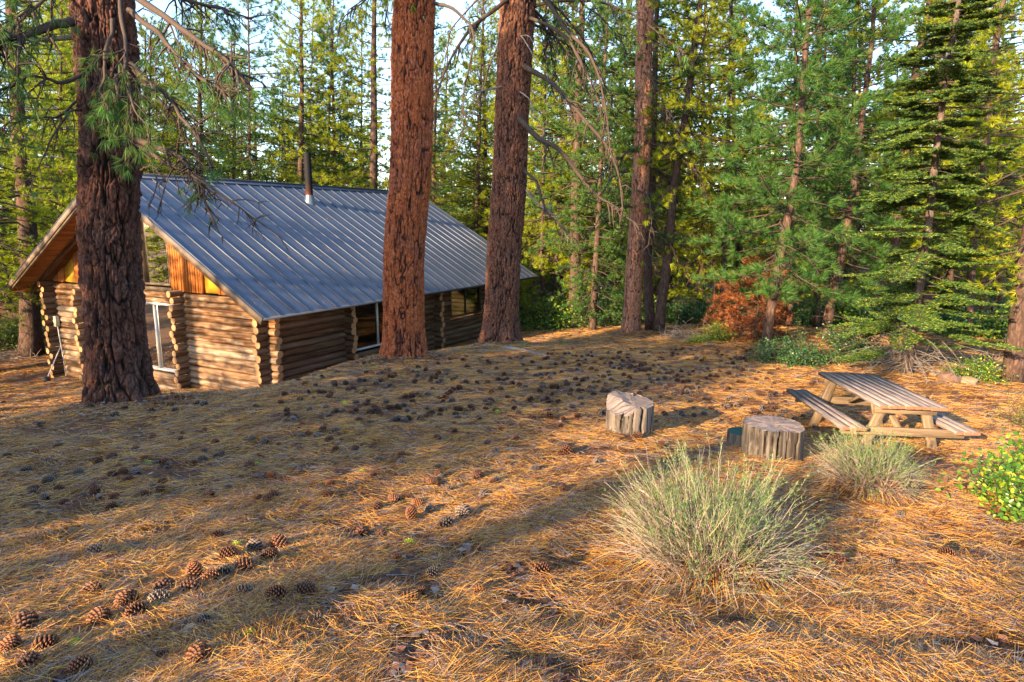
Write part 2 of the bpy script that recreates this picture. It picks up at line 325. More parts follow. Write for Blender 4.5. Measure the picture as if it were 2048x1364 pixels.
def needles(mb, C, D, k, ln, wd, spread, g, mi=0, droop=0, seg=1):   # tufts of needles at points C pointing along D
    m = len(C); C = np.repeat(C, k, 0); D = np.repeat(nrm(D), k, 0); n = m * k
    d = nrm(D + spread * rsph(g, n)); L = ln * g.uniform(.7, 1.1, (n, 1)); s = nrm(np.cross(d, rsph(g, n))) * wd * .5
    C = C + d * 0.01
    if seg == 1:
        V = np.stack([C - s, C + s, C + d * L + np.array([0, 0, -1.]) * droop * L], 1).reshape(-1, 3)
        mb.add(V, np.arange(3 * n).reshape(-1, 3), mi)
    else:
        mid = C + d * L * .55 + np.array([0, 0, -1.]) * droop * L * .3; tip = C + d * L * .97 + np.array([0, 0, -1.]) * droop * L
        V = np.stack([C - s, C + s, mid + s, mid - s, tip], 1).reshape(-1, 3); b = np.arange(n)[:, None] * 5
        mb.addx(V, [(b + np.array([0, 1, 2, 3]), mi, None), (b + np.array([3, 2, 4]), mi, None)])
def box(mb, c, ax, ay, az, h, mi=0, uvdir=0):              # centre, unit axes, half sizes; UV runs along axis uvdir
    ax, ay, az = [np.asarray(q, float) for q in (ax, ay, az)]; c = np.asarray(c, float)
    s = np.array([(i, j, k) for i in (-1, 1) for j in (-1, 1) for k in (-1, 1)], float); loc = s * np.array(h)
    V = c + loc[:, :1] * ax + loc[:, 1:2] * ay + loc[:, 2:] * az
    F = np.array([[0, 1, 3, 2], [4, 6, 7, 5], [0, 4, 5, 1], [2, 3, 7, 6], [0, 2, 6, 4], [1, 5, 7, 3]])
    o = [q for q in (0, 1, 2) if q != uvdir]
    U = np.stack([loc[:, uvdir], loc[:, o[0]] + loc[:, o[1]] + h[o[0]]], -1)
    mb.add(V, F, mi, U[F])
def bevel(o, w=.008, seg=1):
    m = o.modifiers.new('bevel', 'BEVEL'); m.width = w; m.segments = seg; m.limit_method = 'ANGLE'; return o

# ------------------------------------------------------------------ ground
def axis(n, a, b): t = np.linspace(-1, 1, n); return np.sinh(t * a) / math.sinh(a) * b
gx, gy = axis(420, 4.6, 420), axis(420, 4.6, 420) + 6
X, Y = np.meshgrid(gx, gy); Z = gz(X, Y); nx = len(gx)
i, j = np.meshgrid(np.arange(nx - 1), np.arange(nx - 1)); q = (j * nx + i).ravel()
mb = MB(); mb.add(np.stack([X, Y, Z], -1), np.stack([q, q + 1, q + nx + 1, q + nx], -1)); tag(mb.build('ground', 'floor'), kind='structure')

# ------------------------------------------------------------------ needle litter (nobody could count it)
def litter(n, r0, r1, seed):
    g = np.random.default_rng(seed); r = np.exp(g.uniform(math.log(r0), math.log(r1), n)); th = g.uniform(-.80, .80, n)
    x, y = r * np.sin(th), r * np.cos(th)
    clump = vn(x / .22, y / .22, s=11) + .55 * vn(x / .7, y / .7, s=12) + .35 * vn(x / 1.7, y / 1.7, s=16)
    keep = g.uniform(-.95, .70, n) < clump; x, y, r, clump = x[keep], y[keep], r[keep], clump[keep]; n = len(x)
    a = 1.1 * vn(x / .28, y / .28, s=13) * math.pi * .5 + g.normal(0, .75, n) + .1
    a = np.where(g.random(n) < .2, g.uniform(0, math.pi * 2, n), a)
    L = g.uniform(.09, .19, n) * (1 + r / 26); w = .0007 + .00026 * r
    z0 = gz(x, y) + g.uniform(.0, .028, n) + .012 * np.clip(clump, 0, 1.5)
    d = np.stack([np.cos(a), np.sin(a)], -1); p = np.stack([-d[:, 1], d[:, 0]], -1); bend = g.normal(0, .2, n)
    P = []
    for t in (-.5, 0, .5):
        q = np.stack([x, y], -1) + d * (t * L)[:, None] + p * (bend * L * (t * t * 4 - .5))[:, None]; P.append(q)
    zt = np.stack([z0 + g.normal(0, .010, n), z0 + .004, z0 + g.normal(0.002, .012, n)], 0)
    stick = g.random(n) < .05; zt[2] += stick * g.uniform(.01, .07, n)
    zt = np.maximum(zt, np.stack([gz(P[k][:, 0], P[k][:, 1]) for k in (0, 1, 2)]) + .002)
    V = np.empty((n, 6, 3)); 
    for k in range(3):
        ww = w * (.8, 1, .45)[k]
        for sgn, c in ((-1, 0), (1, 1)):
            V[:, k * 2 + c, :2] = P[k] + sgn * p * (ww * .5)[:, None]; V[:, k * 2 + c, 2] = zt[k] + sgn * ww * .35
    b = np.arange(n)[:, None] * 6; mb = MB(); mb.addx(V, [(b + np.array([0, 1, 3, 2]), 0, None), (b + np.array([2, 3, 5, 4]), 0, None)])
    return mb
LIT = litter(820000, 1.7, 30, 5)
def debris(n, seed):                  # bark flakes and broken twigs among the needles
    g = np.random.default_rng(seed); r = np.exp(g.uniform(math.log(1.8), math.log(22), n)); th = g.uniform(-.8, .8, n); x, y = r * np.sin(th), r * np.cos(th); z = gz(x, y) + .012
    a = g.uniform(0, 6.28, n); s = g.uniform(.008, .026, n); C = np.stack([x, y, z], -1); V = []
    for k in range(5): q = a + k * 1.2566 + g.normal(0, .25, n); rr = s * g.uniform(.5, 1.15, n) * (1 + .8 * np.abs(np.cos(q - a))); V.append(C + np.stack([np.cos(q) * rr, np.sin(q) * rr, g.normal(.004, .006, n)], -1))
    LIT.add(np.stack(V, 1), np.arange(n * 5).reshape(-1, 5), 1)
    for mx_, my_, rr_ in ((-5.66, 9.35, .5), (-2.33, 13.6, .5), (-.30, 17.4, .55)):       # bark shed around the big trunks
        q = g.uniform(0, 6.28, 900); e = rr_ + np.abs(g.normal(0, .38, 900)); x, y = mx_ + np.cos(q) * e, my_ + np.sin(q) * e; C = np.stack([x, y, gz(x, y) + .02], -1); s = g.uniform(.012, .035, 900); V = []
        for k in range(5): w_ = k * 1.2566 + g.normal(0, .25, 900); V.append(C + np.stack([np.cos(w_) * s, np.sin(w_) * s, g.normal(.004, .009, 900)], -1))
        LIT.add(np.stack(V, 1), np.arange(4500).reshape(-1, 5), 1)
    m = n // 3; r = np.exp(g.uniform(math.log(1.8), math.log(24), m)); th = g.uniform(-.8, .8, m); x, y = r * np.sin(th), r * np.cos(th); a = g.uniform(0, 6.28, m); L_ = g.uniform(.05, .24, m); P = []
    bx = g.normal(0, .12, m) * L_
    for t in (-.5, -.15, .2, .5): X_ = x + np.cos(a) * L_ * t - np.sin(a) * bx * (1 - 4 * t * t); Y_ = y + np.sin(a) * L_ * t + np.cos(a) * bx * (1 - 4 * t * t); P.append(np.stack([X_, Y_, gz(X_, Y_) + .014], -1))
    tubes(LIT, np.stack(P, 1), np.array([1, .9, .7, .5]) * (g.uniform(.0015, .005, (m, 1)) * (1 + r[:, None] * .02)), 4, 2)
debris(9000, 8)
M['flake'] = leafmat('flake', [(0, (.03, .016, .012)), (.5, (.11, .045, .026)), (.85, (.20, .09, .05)), (1, (.30, .26, .24))], .0, rough=.8)
tag(LIT.build('pine_needle_litter', ['litter', 'flake', 'twig_grey'], smooth=False), kind='stuff', label='carpet of dry orange and brown fallen pine needles over the ground', cat='needle litter')

# ------------------------------------------------------------------ the log cabin
LEN, WID, RISE = 13.7, 12.06, 3.43; HW = WID / 2; SL = RISE / HW; VR, VL, U0, U1 = 1.1, 10.96, 1.0, 12.7; PIT = .18; NROW = 18; Z0 = -3.0
cabin = empty('log_cabin', CP(6.85, HW, -3.0), 'low log cabin with a dark metal roof and a rusty stovepipe', 'cabin')
CO = CP(6.85, HW, -3.0); AX, AV, AZ = cA, cG, np.array([0, 0, 1.])
def L(u, v, z): return CP(u, v, z) - CO
def log(mb, p, q, r=.0915, seed=0, mi=0, cap=1):
    p, q = np.array(p), np.array(q); l = np.linalg.norm(q - p); n = max(3, int(l / .35) + 1); t = np.linspace(0, 1, n)[:, None]
    g = np.random.default_rng(seed); P = p + (q - p) * t; P = P + (vn(t[:, 0] * l / 1.7, np.full(n, seed * 3.3))[:, None] * np.array([0, 0, .012]))
    rr = r * (1 + g.uniform(-.07, .05) + g.uniform(-.05, .05) * (t[:, 0] - .5) * min(l, 3) / 3); tube(mb, P, rr, 12, mi, cap, wob=.05, seed=seed)
def rowz(i): return Z0 + PIT * i + .09
def wall(name, fn, a, b, holes, mats, half=0.0, proud=(.36, .36)):
    mb = MB(); k = 0
    for i in range(NROW):
        z = rowz(i) + half; segs = [(a - proud[0] * (1 + .12 * math.sin(i * 2.7)), b + proud[1])]
        for (h0, h1, z0, z1) in holes:
            if z0 < z < z1: segs = [s for (p, q) in segs for s in ((p, min(q, h0)), (max(p, h1), q)) if s[1] - s[0] > .1]
        for p, q in segs: k += 1; log(mb, fn(p, z), fn(q, z), seed=hash((name[0], i, k)) % 991 if False else i * 7 + k + len(name))
    return mb.build(name, mats, cabin, sharp=50)
glog = wall('front_wall', lambda v, z: L(U0, v, z), VR, VL, [(4.6, 9.1, -2.08, -.08)], ['log', 'log_end'])
slog = wall('side_wall', lambda u, z: L(u, VR, z), U0, U1, [(4.0, 6.3, -1.6, .5), (8.9, 11.0, -1.25, .5)], ['log_shaded', 'log_end'], half=.09, proud=(.38, .3))
llog = wall('side_wall', lambda u, z: L(u, VL, z), U0, U1, [], ['log_shaded', 'log_end'], half=.09, proud=(.42, .3))
blog = wall('back_wall', lambda v, z: L(U1, v, z), VR, VL, [], ['log_shaded', 'log_end'])
def stack(pos, dirv, a, b, zmin, zmax, seed, mats):       # ends of a cross wall poking through the wall
    mb = MB()
    for i in range(NROW):
        z = rowz(i) + (.09 if dirv == 'u' else 0)
        if not zmin < z < zmax: continue
        e = .05 * math.sin(i * 1.9 + seed)
        p, q = (L(a + e, pos, z), L(b, pos, z)) if dirv == 'u' else (L(pos, a + e, z), L(pos, b, z))
        log(mb, p, q, seed=i + seed)
    return mb.build('cross_wall_ends', mats, cabin, sharp=50)
stack(4.36, 'u', .60, 1.6, -3, .28, 3, ['log', 'log_end']); stack(9.32, 'u', .66, 1.6, -3, .1, 9, ['log', 'log_end'])
stack(3.68, 'v', .72, 1.6, -3, .3, 5, ['log_shaded', 'log_end']); stack(7.95, 'v', .70, 1.6, -3, .3, 6, ['log_shaded', 'log_end'])
# black sheets put shade into log gaps and interior; also floor, back gable
mb = MB()
box(mb, L(U0 + .08, (VR + 4.6) / 2, -1.4), AX, AV, AZ, (.02, (4.4 - VR) / 2, 1.55)); box(mb, L(U0 + .08, (9.1 + VL) / 2, -1.4), AX, AV, AZ, (.02, (VL - 9.3) / 2, 1.55)); box(mb, L(U0 + .12, HW, .14), AX, AV, AZ, (.03, 4.3, .1))
mb.add([L(U1, VR + .1, .2), L(U1, VL - .1, .2), L(U1, HW, SL * (HW - VR) + .35)], [[0, 1, 2]]); box(mb, L(6.85, HW, -2.75), AX, AV, AZ, (5.7, 4.8, .03))
mb.build('floor_and_dark_backing', 'black', cabin, smooth=False)
# gable: vertical half logs, yellow panels, tall glass
def ztop(v): return SL * min(v, WID - v) - .26
mb = MB(); v = 2.05; k = 0
while v < 11.05:
    if mb.V and (abs(v - 3.1) < .06 or abs(v - 6) < .06 or abs(v - 9.95) < .06): mb.build('gable_cladding', ['cladding'], cabin); mb = MB()
    if not (2.82 < v < 3.42 or 4.80 < v < 7.32 or 9.62 < v < 10.3):
        zt = ztop(v) + .02
        if zt > .36: tube(mb, [L(U0 - .02 - .012 * (k % 3), v, .29), L(U0 - .02, v, (zt + .29) / 2), L(U0 - .02, v, zt)], .047, 10, 0, 0, seed=k, wob=.06)
    v += .1; k += 1
mb.build('gable_cladding', ['cladding'], cabin)
mb = MB(); box(mb, L(U0 - .05, 6.04, .315), AX, AV, AZ, (.06, 1.32, .06), 0, 1); mb.build('window_sill', ['timber'], cabin, smooth=False)
for (a, b) in ((2.80, 3.44), (9.62, 10.32)):
    mb = MB(); za, zb = ztop(a), ztop(b); V = [L(U0, a, .3), L(U0, b, .3), L(U0, b, zb), L(U0, a, za), L(U0 + .03, a, .3), L(U0 + .03, b, .3), L(U0 + .03, b, zb), L(U0 + .03, a, za)]
    mb.add(V, [[0, 1, 2, 3], [7, 6, 5, 4], [0, 4, 5, 1], [1, 5, 6, 2], [2, 6, 7, 3], [3, 7, 4, 0]]); mb.build('gable_panel', 'yellow_panel', cabin, smooth=False)
    mb = MB()
    for e in (a, b): box(mb, L(U0 - .02, e, (.3 + ztop(e)) / 2), AX, AV, AZ, (.03, .025, (ztop(e) - .3) / 2), 0, 2); mb.build('gable_post', ['cladding'], cabin, smooth=False); mb = MB()
def window(a, b, z0, z1, face, mull=(), wf=.03, matf='alu', top=None):   # face 'g' gable (a,b along v) or 's' side wall (a,b along u)
    P = (lambda s, z, d=0: L(U0 - .02 + d, s, z)) if face == 'g' else (lambda s, z, d=0: L(s, VR - .02 + d, z)); S1 = AV if face == 'g' else AX; D1 = AX if face == 'g' else AV
    win = bpy.data.objects.new('window', None); COL.objects.link(win); win.parent = cabin
    T = top or (lambda s: z1); mb = MB()
    for e in (a + wf, b - wf): box(mb, P(e, (z0 + T(e)) / 2), S1, D1, AZ, (wf, .05, (T(e) - z0) / 2), 0)
    for e in mull: box(mb, P(e, (z0 + T(e)) / 2, .012), S1, D1, AZ, (wf * .9, .035, (T(e) - z0) / 2 - .01), 0)
    box(mb, P((a + b) / 2, z0 + wf), S1, D1, AZ, ((b - a) / 2 - 2 * wf, .047, wf), 0)
    if top is None: box(mb, P((a + b) / 2, z1 - wf), S1, D1, AZ, ((b - a) / 2 - 2 * wf, .047, wf), 0)
    mb.build('frame', matf, win, smooth=False)
    mb = MB(); V = [P(a, z0, .03), P(b, z0, .03), P(b, T(b), .03), P(a, T(a), .03)]; mb.add(V, [[0, 1, 2, 3]]); mb.build('pane', 'glass', win, smooth=False)
    return win
window(4.62, 6.84, -2.05, -.08, 'g', (5.72,)); window(6.86, 9.08, -2.05, -.08, 'g', (7.95,))
window(4.78, 6.02, .42, 0, 'g', (), .025, 'timber', lambda s: ztop(s) - .02); window(6.06, 7.30, .42, 0, 'g', (), .025, 'timber', lambda s: ztop(s) - .02)
window(4.02, 6.28, -1.58, .18, 's', (5.08,)); window(8.92, 10.98, -1.22, .18, 's', (9.95,), .025, 'twig')
# roof: metal skins with standing seams, deck boards, fascias, rafters, ridge cap
roof = bpy.data.objects.new('roof', None); COL.objects.link(roof); roof.parent = cabin
for side in (0, 1):
    def Rf(u, s, h): v = s * HW; vv = v if side == 0 else WID - v; return L(u, vv, SL * v + h)      # s 0 eave .. 1 ridge
    nv = nrm((Rf(0, 1, 0) - Rf(0, 0, 0))[None])[0]; up = np.cross(AX, nv); up = up * (1 if up[2] > 0 else -1)
    mb = MB(); n = 30; pw = LEN / n
    for k in range(n):
        u0, u1 = k * pw, (k + 1) * pw; ww = .004 * math.sin(k * 3.1)
        for ua, ub in ((u0 + .014, u1 - .014),):
            e = 0
            V = [Rf(ua, 0, e), Rf(ub, 0, e), Rf(ub, 1, e), Rf(ua, 1, e)]; mb.add(V, [[0, 1, 2, 3]] if side == 0 else [[3, 2, 1, 0]])
        c = (Rf(u0, 0, 0) + Rf(u0, 1, 0)) / 2 + up * .013; box(mb, c, AX, nv, up, (.010, np.linalg.norm(Rf(0, 1, 0) - Rf(0, 0, 0)) / 2, .015))
    box(mb, (Rf(0, 0, 0) + Rf(LEN, 0, 0)) / 2 - np.array([0, 0, .035]), AX, nv, up, (LEN / 2, .012, .035))
    mb.build('metal_sheeting', 'roof', roof, smooth=False)
    mb = MB(); nb = 46
    for k in range(nb):
        s0, s1 = k / nb + .001, (k + 1) / nb - .001; c = (Rf(0, s0, -.05) + Rf(LEN, s1, -.05)) / 2
        box(mb, c, AX, nv, up, (LEN / 2 - .03, np.linalg.norm(Rf(0, s1, 0) - Rf(0, s0, 0)) / 2, .014), 0, 0)
    mb.build('deck_boards', ['soffit'], roof, smooth=False)
    mb = MB(); ln = np.linalg.norm(Rf(0, 1, 0) - Rf(0, 0, 0)) / 2
    for u in (.0, LEN):
        sg = -1 if u == 0 else 1
        box(mb, (Rf(u, 0, 0) + Rf(u, 1, 0)) / 2 - up * .085 + AX * sg * .018, nv, AX, up, (ln, .018, .075), 0, 0)
        box(mb, (Rf(u, 0, 0) + Rf(u, 1, 0)) / 2 - up * .165 - AX * sg * .03, nv, AX, up, (ln - .02, .03, .045), 0, 0)
        box(mb, (Rf(u, 0, 0) + Rf(u, 1, 0)) / 2 - up * .004 + AX * sg * .022, nv, AX, up, (ln, .026, .008), 1, 0)
        mb.build('fascia', ['fascia', 'roof'], roof, smooth=False); mb = MB()
    mb = MB()
    for k in range(12):
        u = .75 + k * 1.16; P = [Rf(u, s, -.15) for s in (.035, .4, .8, .99)]; tube(mb, P, .075, 9, 0, 1, seed=k, wob=.05)
    mb.build('rafters', ['log_shaded', 'log_end'], roof, sharp=50)
    box_ = MB(); box(box_, (L(0, HW, 0) + L(LEN, HW, 0)) / 2 + np.array([0, 0, RISE + .03]) + (Rf(0, .99, 0) - Rf(0, 1.0, 0)) * 1.1, AX, nv, up, (LEN / 2 + .03, .14, .006)); box_.build('ridge_cap', 'roof', roof, smooth=False)
g_ = np.random.default_rng(31); n_ = 1500; uu_, ss_ = g_.uniform(.1, LEN - .1, n_), g_.uniform(.02, .97, n_); q_ = np.floor(uu_ / (LEN / 30)) * (LEN / 30); uu_ = np.where(g_.random(n_) < .6, q_ + g_.uniform(.012, .07, n_), uu_)
def rp_(u, s): v = s * HW; return CP(0, 0) - CO + u[:, None] * cA + v[:, None] * cG + np.stack([0 * v, 0 * v, SL * v + .006], -1)
P0 = rp_(uu_, ss_); an_ = g_.uniform(0, 6.28, n_); P1 = rp_(uu_ + np.cos(an_) * .10, np.clip(ss_ + np.sin(an_) * .017, 0, 1)); mb = MB(); tubes(mb, np.stack([P0, (P0 + P1) / 2 + [0, 0, .004], P1], 1), np.array([.0022, .0022, .001]) * np.ones((n_, 1)), 3, 0)
tag(mb.build('fallen_needles', 'litter', roof, smooth=False), kind='stuff')
# stovepipe
pu, pv = 6.35, 5.0; mb = MB(); b0 = L(pu, pv, SL * pv)
tube(mb, [b0 - [0, 0, .3], b0 + [0, 0, .5], b0 + [0, 0, 1.0], b0 + [0, 0, 1.62]], [.122, .122, .1222, .122], 24, 0, 0); sp_ = mb.build('stovepipe', 'rust', cabin, sharp=40)
mb = MB(); tube(mb, [b0 - [0, 0, .12], b0 + [0, 0, .02], b0 + [0, 0, .22]], [.22, .185, .132], 24, 0, 0); mb.build('flashing', 'galv', sp_, sharp=40)
# meter box, conduit, foundation blocks
mb = MB(); box(mb, L(U0 - .17, 10.83, -.98), AX, AV, AZ, (.06, .11, .17)); mbx = bevel(mb.build('meter_box', 'box', cabin, smooth=False), .012, 2)
mb = MB(); tube(mb, [L(U0 - .15, 10.80, -1.15), L(U0 - .17, 10.73, -1.5), L(U0 - .15, 10.70, -2.2), L(U0 - .15, 10.66, -2.95)], .018, 8, 0, 0); mb.build('conduit', 'alu', mbx)
mb = MB()
for vv in (10.35, 9.6, 8.2): mb = MB(); box(mb, L(U0, vv, -2.98), AX, AV, AZ, (.14, .16, .14), 0, 1); mb.build('foundation_block', ['timber'], cabin, smooth=False)
def grounded(p): return np.array([p[0], p[1], gz1(p[0], p[1])])
p0 = grounded(CP(.25, 10.62)); t = empty('leaning_pole', p0, 'pale pole with a dark round head leaning on the cabin corner', 'pole')
mb = MB(); tube(mb, [[0, 0, .05], (CP(U0 - .12, 10.80) - p0) * [1, 1, 0] + [0, 0, 1.05]], .017, 8, 0, 0); mb.build('pole', 'alu', t)
mb = MB(); tube(mb, [[-.02, 0, -.02], [0, 0, .03], [.01, 0, .10], [.02, 0, .16]], [.07, .12, .11, .04], 12, 0, 0, wob=.1); mb.build('head', 'black', t)
p0 = hit(165, 788)[0]; mb = MB(); tube(mb, [[0, 0, -.03], [0, 0, .02], [0, 0, .045]], [.30, .30, .26], 11, 0, 0, wob=.25, seed=4)
o = tag(mb.build('flat_stone', 'rock_tan', sharp=40), 'flat pale stone slab lying beside the big left pine', 'stone'); o.location = p0

# ------------------------------------------------------------------ trees
def big_trunk(mb_r, base, top, r0, r1, depth, plate, seed, flare=.35, bend=0.0, H=None, res=(260, 900)):
    base, top = np.array(base), np.array(top); nz_, na = res[1], res[0]
    tz = np.linspace(0, 1, nz_); L_ = np.linalg.norm(top - base)
    P = base + (top - base) * tz[:, None]; bx = nrm(np.cross(top - base, [0, 1, 0])[None])[0]
    P = P + bx * (bend * np.sin(tz * math.pi) + .05 * vn(tz * L_ / 2.2, tz * 0 + seed))[:, None]
    hh = tz * L_; r = r0 + (r1 - r0) * tz + flare * r0 * np.exp(-np.maximum(hh - .15, 0) / .33)
    a = np.arange(na) / na * 2 * math.pi; A_, H_ = np.meshgrid(a, hh); c, s_ = np.cos(A_), np.sin(A_)
    # root buttresses and general out-of-round
    rr = r[:, None] * (1 + .05 * vn(c * 1.5 + seed, s_ * 1.5, H_ * .5) + .16 * np.exp(-H_ / .4) * vn(c * 2.2, s_ * 2.2 + seed, H_ * .6))
    nc = max(6, int(round(2 * math.pi * (r0 * .95) / plate[0])))
    def cells(nc, ph, s, warp):
        U = A_ / (2 * math.pi) * nc; Vv = H_ / ph
        wx = warp * vn(c * 5 + 3, s_ * 5, H_ * 4.5, s + 1) ; wy = .35 * vn(c * 4, s_ * 4 + 9, H_ * 2, s + 2)
        U = U + wx; Vv = Vv + wy; iu, iv = np.floor(U), np.floor(Vv); d1 = np.full(U.shape, 9.); d2 = np.full(U.shape, 9.); cid = np.zeros(U.shape)
        for du in (-1, 0, 1):
            for dv in (-1, 0, 1):
                cu, cv = iu + du, iv + dv; wu = np.mod(cu, nc); z_ = np.zeros_like(cu)
                jx = hsh(wu, cv, z_, s); jy = hsh(wu, cv, z_ + 1, s); d = np.sqrt((cu + .15 + .7 * jx - U) ** 2 + (cv + jy - Vv) ** 2)
                near = d < d1; d2 = np.where(near, d1, np.minimum(d2, d)); cid = np.where(near, jx, cid); d1 = np.where(near, d, d1)
        return d2 - d1, cid
    e1, id1 = cells(nc, plate[1], seed, .85); e2, _ = cells(nc * 2, plate[1] * .5, seed + 5, 1.1)
    wv = .5 + .5 * vn(c * 3, s_ * 3, H_ * 2.2, seed + 12); f1 = np.clip(e1 / (.10 + .26 * wv), 0, 1); f2 = np.clip(e2 / .22, 0, 1); fq = 1 / plate[0]; qx, qy = c * r0, s_ * r0; n1 = vn(qx * fq, qy * fq, H_ * fq * .16, seed + 20) + .35 * vn(qx * fq * 2.3, qy * fq * 2.3, H_ * fq * .6, seed + 21)
    n2 = vn(qx * fq * 1.7 + 5, qy * fq * 1.7, H_ * fq * .35, seed + 22) + .3 * vn(qx * fq * 4, qy * fq * 4, H_ * fq * 1.2, seed + 23)
    ff = np.clip(np.abs(n1) / (.14 + .16 * wv), 0, 1) * (.35 + .65 * np.clip(np.abs(n2) / .14, 0, 1)); f = ff * (.55 + .45 * f1) * (.8 + .2 * f2); f = f * f * (3 - 2 * f)
    flake = vn(c * 9, s_ * 9, H_ * 7, seed + 8) * .5 + vn(c * 22, s_ * 22, H_ * 16, seed + 9) * .5
    rr = rr + depth * (f - .8) + depth * .42 * flake + depth * .5 * (id1 - .5) * f1
    T, Xf, Yf = frames(P)
    V = P[:, None] + rr[..., None] * (c[..., None] * Xf[:, None] + s_[..., None] * Yf[:, None])
    i = np.arange(nz_ - 1)[:, None]; j = np.arange(na)[None]; jn = (j + 1) % na
    F = np.stack([i * na + j, i * na + jn, (i + 1) * na + jn, (i + 1) * na + j], -1).reshape(-1, 4)
    mb_r.add(V, F); fur = (f + .12 * flake).ravel()
    return P, r, fur
def branch_path(p, az, el, L_, droop, n, g, wig=.12, tipup=0.0):
    d = np.array([math.cos(az) * math.cos(el), math.sin(az) * math.cos(el), math.sin(el)]); P = [np.array(p, float)]; st = L_ / (n - 1)
    for k in range(n - 1):
        d = d + np.array([0, 0, -droop / (n - 1)]) + g.normal(0, wig / math.sqrt(n), 3); d = d + np.array([0, 0, tipup * (k / n) / (n - 1) * 2]); d = d / np.linalg.norm(d); P.append(P[-1] + d * st)
    return np.array(P)
def crown(h, z0, Lmax, nb, seed, r0=.16, twigs=7, k=14, ln=.2, wd=.016, dead0=None, ndead=14, shape=.6, el0=.0, droop=.25, tipup=.5, tl=.5, full=1.0, spread=.75, ax=None, wmul=1.0):
    g = np.random.default_rng(seed); mb = MB(); C, D = [], []; TW, TR = [], []
    ax = ax or (lambda z: np.zeros(3))
    for b in range(nb):
        f = (b + g.uniform(0, 1)) / nb; z = z0 + (h - z0) * f; az = b * 2.399 + g.uniform(-.5, .5)
        prof = (1 - f) ** shape * (.55 + .45 * min(1, f * 4 + .25)); Lb = Lmax * prof * g.uniform(.6, 1.15) + .12
        el = el0 + (f - .35) * 1.1 + g.normal(0, .12); n = 6
        P = branch_path(ax(z) + [0, 0, z], az, el, Lb, droop * (1 - f), n, g, .22, tipup)
        rb = (.008 + .011 * Lb) * wmul; tube(mb, P, np.linspace(rb, rb * .3, n), 4, 0)
        nt_ = max(2, int(twigs * Lb / Lmax * 1.4 * full + 1))
        for q in range(nt_ + 1):
            tt = 1.0 if q == nt_ else g.uniform(.28, .98); x = tt * (n - 1); i0 = min(n - 2, int(x)); p = P[i0] + (P[i0 + 1] - P[i0]) * (x - i0); T = nrm((P[i0 + 1] - P[i0])[None])[0]
            if q == nt_: d = T
            else:
                sd_ = np.cross(T, [0, 0, 1]) * (1 if q % 2 else -1); d = T * g.uniform(.3, 1) + sd_ * g.uniform(.4, 1.1) + np.array([0, 0, g.normal(.12, .25)]); d = d / np.linalg.norm(d)
            l = tl * g.uniform(.35, 1.1) * (.5 + .5 * prof) * (1.2 - .5 * tt); e = p + d * l + [0, 0, .06 * l]
            TW.append(np.stack([p, (p + e) / 2 - [0, 0, .04 * l], e])); TR.append([.006 * wmul, .005 * wmul, .0035 * wmul])
            C.append(e); D.append(d + [0, 0, .35])
            if l > .3 or g.random() < .4: C.append((p + e) / 2); D.append(d + g.normal(0, .5, 3))
    if dead0 is not None:
        for b in range(ndead):
            z = g.uniform(dead0, z0 + .25 * (h - z0)); P = branch_path(ax(z) + [0, 0, z], g.uniform(0, 6.28), g.normal(-.15, .2), Lmax * g.uniform(.3, .85), .35, 6, g, .3)
            tube(mb, P, np.linspace(.014, .004, 6) * wmul, 4, 0)
            for q in range(5):
                i0 = g.integers(1, 5); e = P[i0] + g.normal(0, .22, 3) + [0, 0, -.1]; TW.append(np.stack([P[i0], (P[i0] + e) / 2 + g.normal(0, .03, 3), e])); TR.append([.005 * wmul, .004 * wmul, .002 * wmul])
    tubes(mb, np.array(TW), np.array(TR), 3, 0)
    if k: needles(mb, np.array(C), np.array(D), k, ln, wd, spread, g, 1)
    return mb
def simple_trunk(P, r0, r1, sides=14, n=26, seed=0, flare=.25):
    P = np.array(P, float); t = np.linspace(0, 1, n); s = np.linspace(0, 1, len(P)); Q = np.stack([np.interp(t, s, P[:, i]) for i in range(3)], -1)
    for _ in range(3): Q[1:-1] = (Q[:-2] + 2 * Q[1:-1] + Q[2:]) / 4
    L_ = np.linalg.norm(P[-1] - P[0]); Q[:, :2] += (.05 * np.stack([vn(t * L_ / 2.5, t * 0 + seed), vn(t * L_ / 2.5, t * 0 + seed + 40)], -1)) * np.minimum(1, t * 5)[:, None]
    r = r0 + (r1 - r0) * t + flare * r0 * np.exp(-t * L_ / .4); mb = MB(); tube(mb, Q, r, sides, 0, 0, wob=.07, seed=seed); return mb

# --- crown shapes shared by many trees (made once, about 18 m tall, then scaled)
CR = []
for i, (h, z0, Lm, nb, kw) in enumerate([
        (17, 2.4, 2.9, 130, dict(dead0=.8)), (17, 3.6, 2.5, 112, dict(dead0=1.2, el0=-.1)), (16, 1.5, 3.1, 140, dict(dead0=.6, tipup=.7)),
        (18, 5.5, 2.9, 104, dict(dead0=1.5, ndead=30)), (15, 1.0, 2.2, 124, dict(dead0=.5, ndead=8)), (18, 3.2, 3.2, 120, dict(dead0=1.0, ndead=26, droop=.45))]):
    CR.append((h, crown(h, z0, Lm, nb, 100 + i, k=22, ln=.21, wd=.019, twigs=10, tl=.6, **kw)))
CR.append((12.5, crown(12.5, 1.5, 2.2, 120, 177, k=30, ln=.22, wd=.011, twigs=12, tl=.5, dead0=.6, tipup=.7, wmul=.8)))
CRM = {}
def crown_obj(idx, leafm, parent, sc=1.0):
    key = (idx, leafm)
    if key not in CRM:
        o = CR[idx][1].build('crown', ['twig', leafm], None, smooth=False); CRM[key] = o.data; o.parent = parent
    else:
        o = bpy.data.objects.new('crown', CRM[key]); COL.objects.link(o); o.parent = parent
    o.scale = (sc,) * 3; return o
NT = [0]
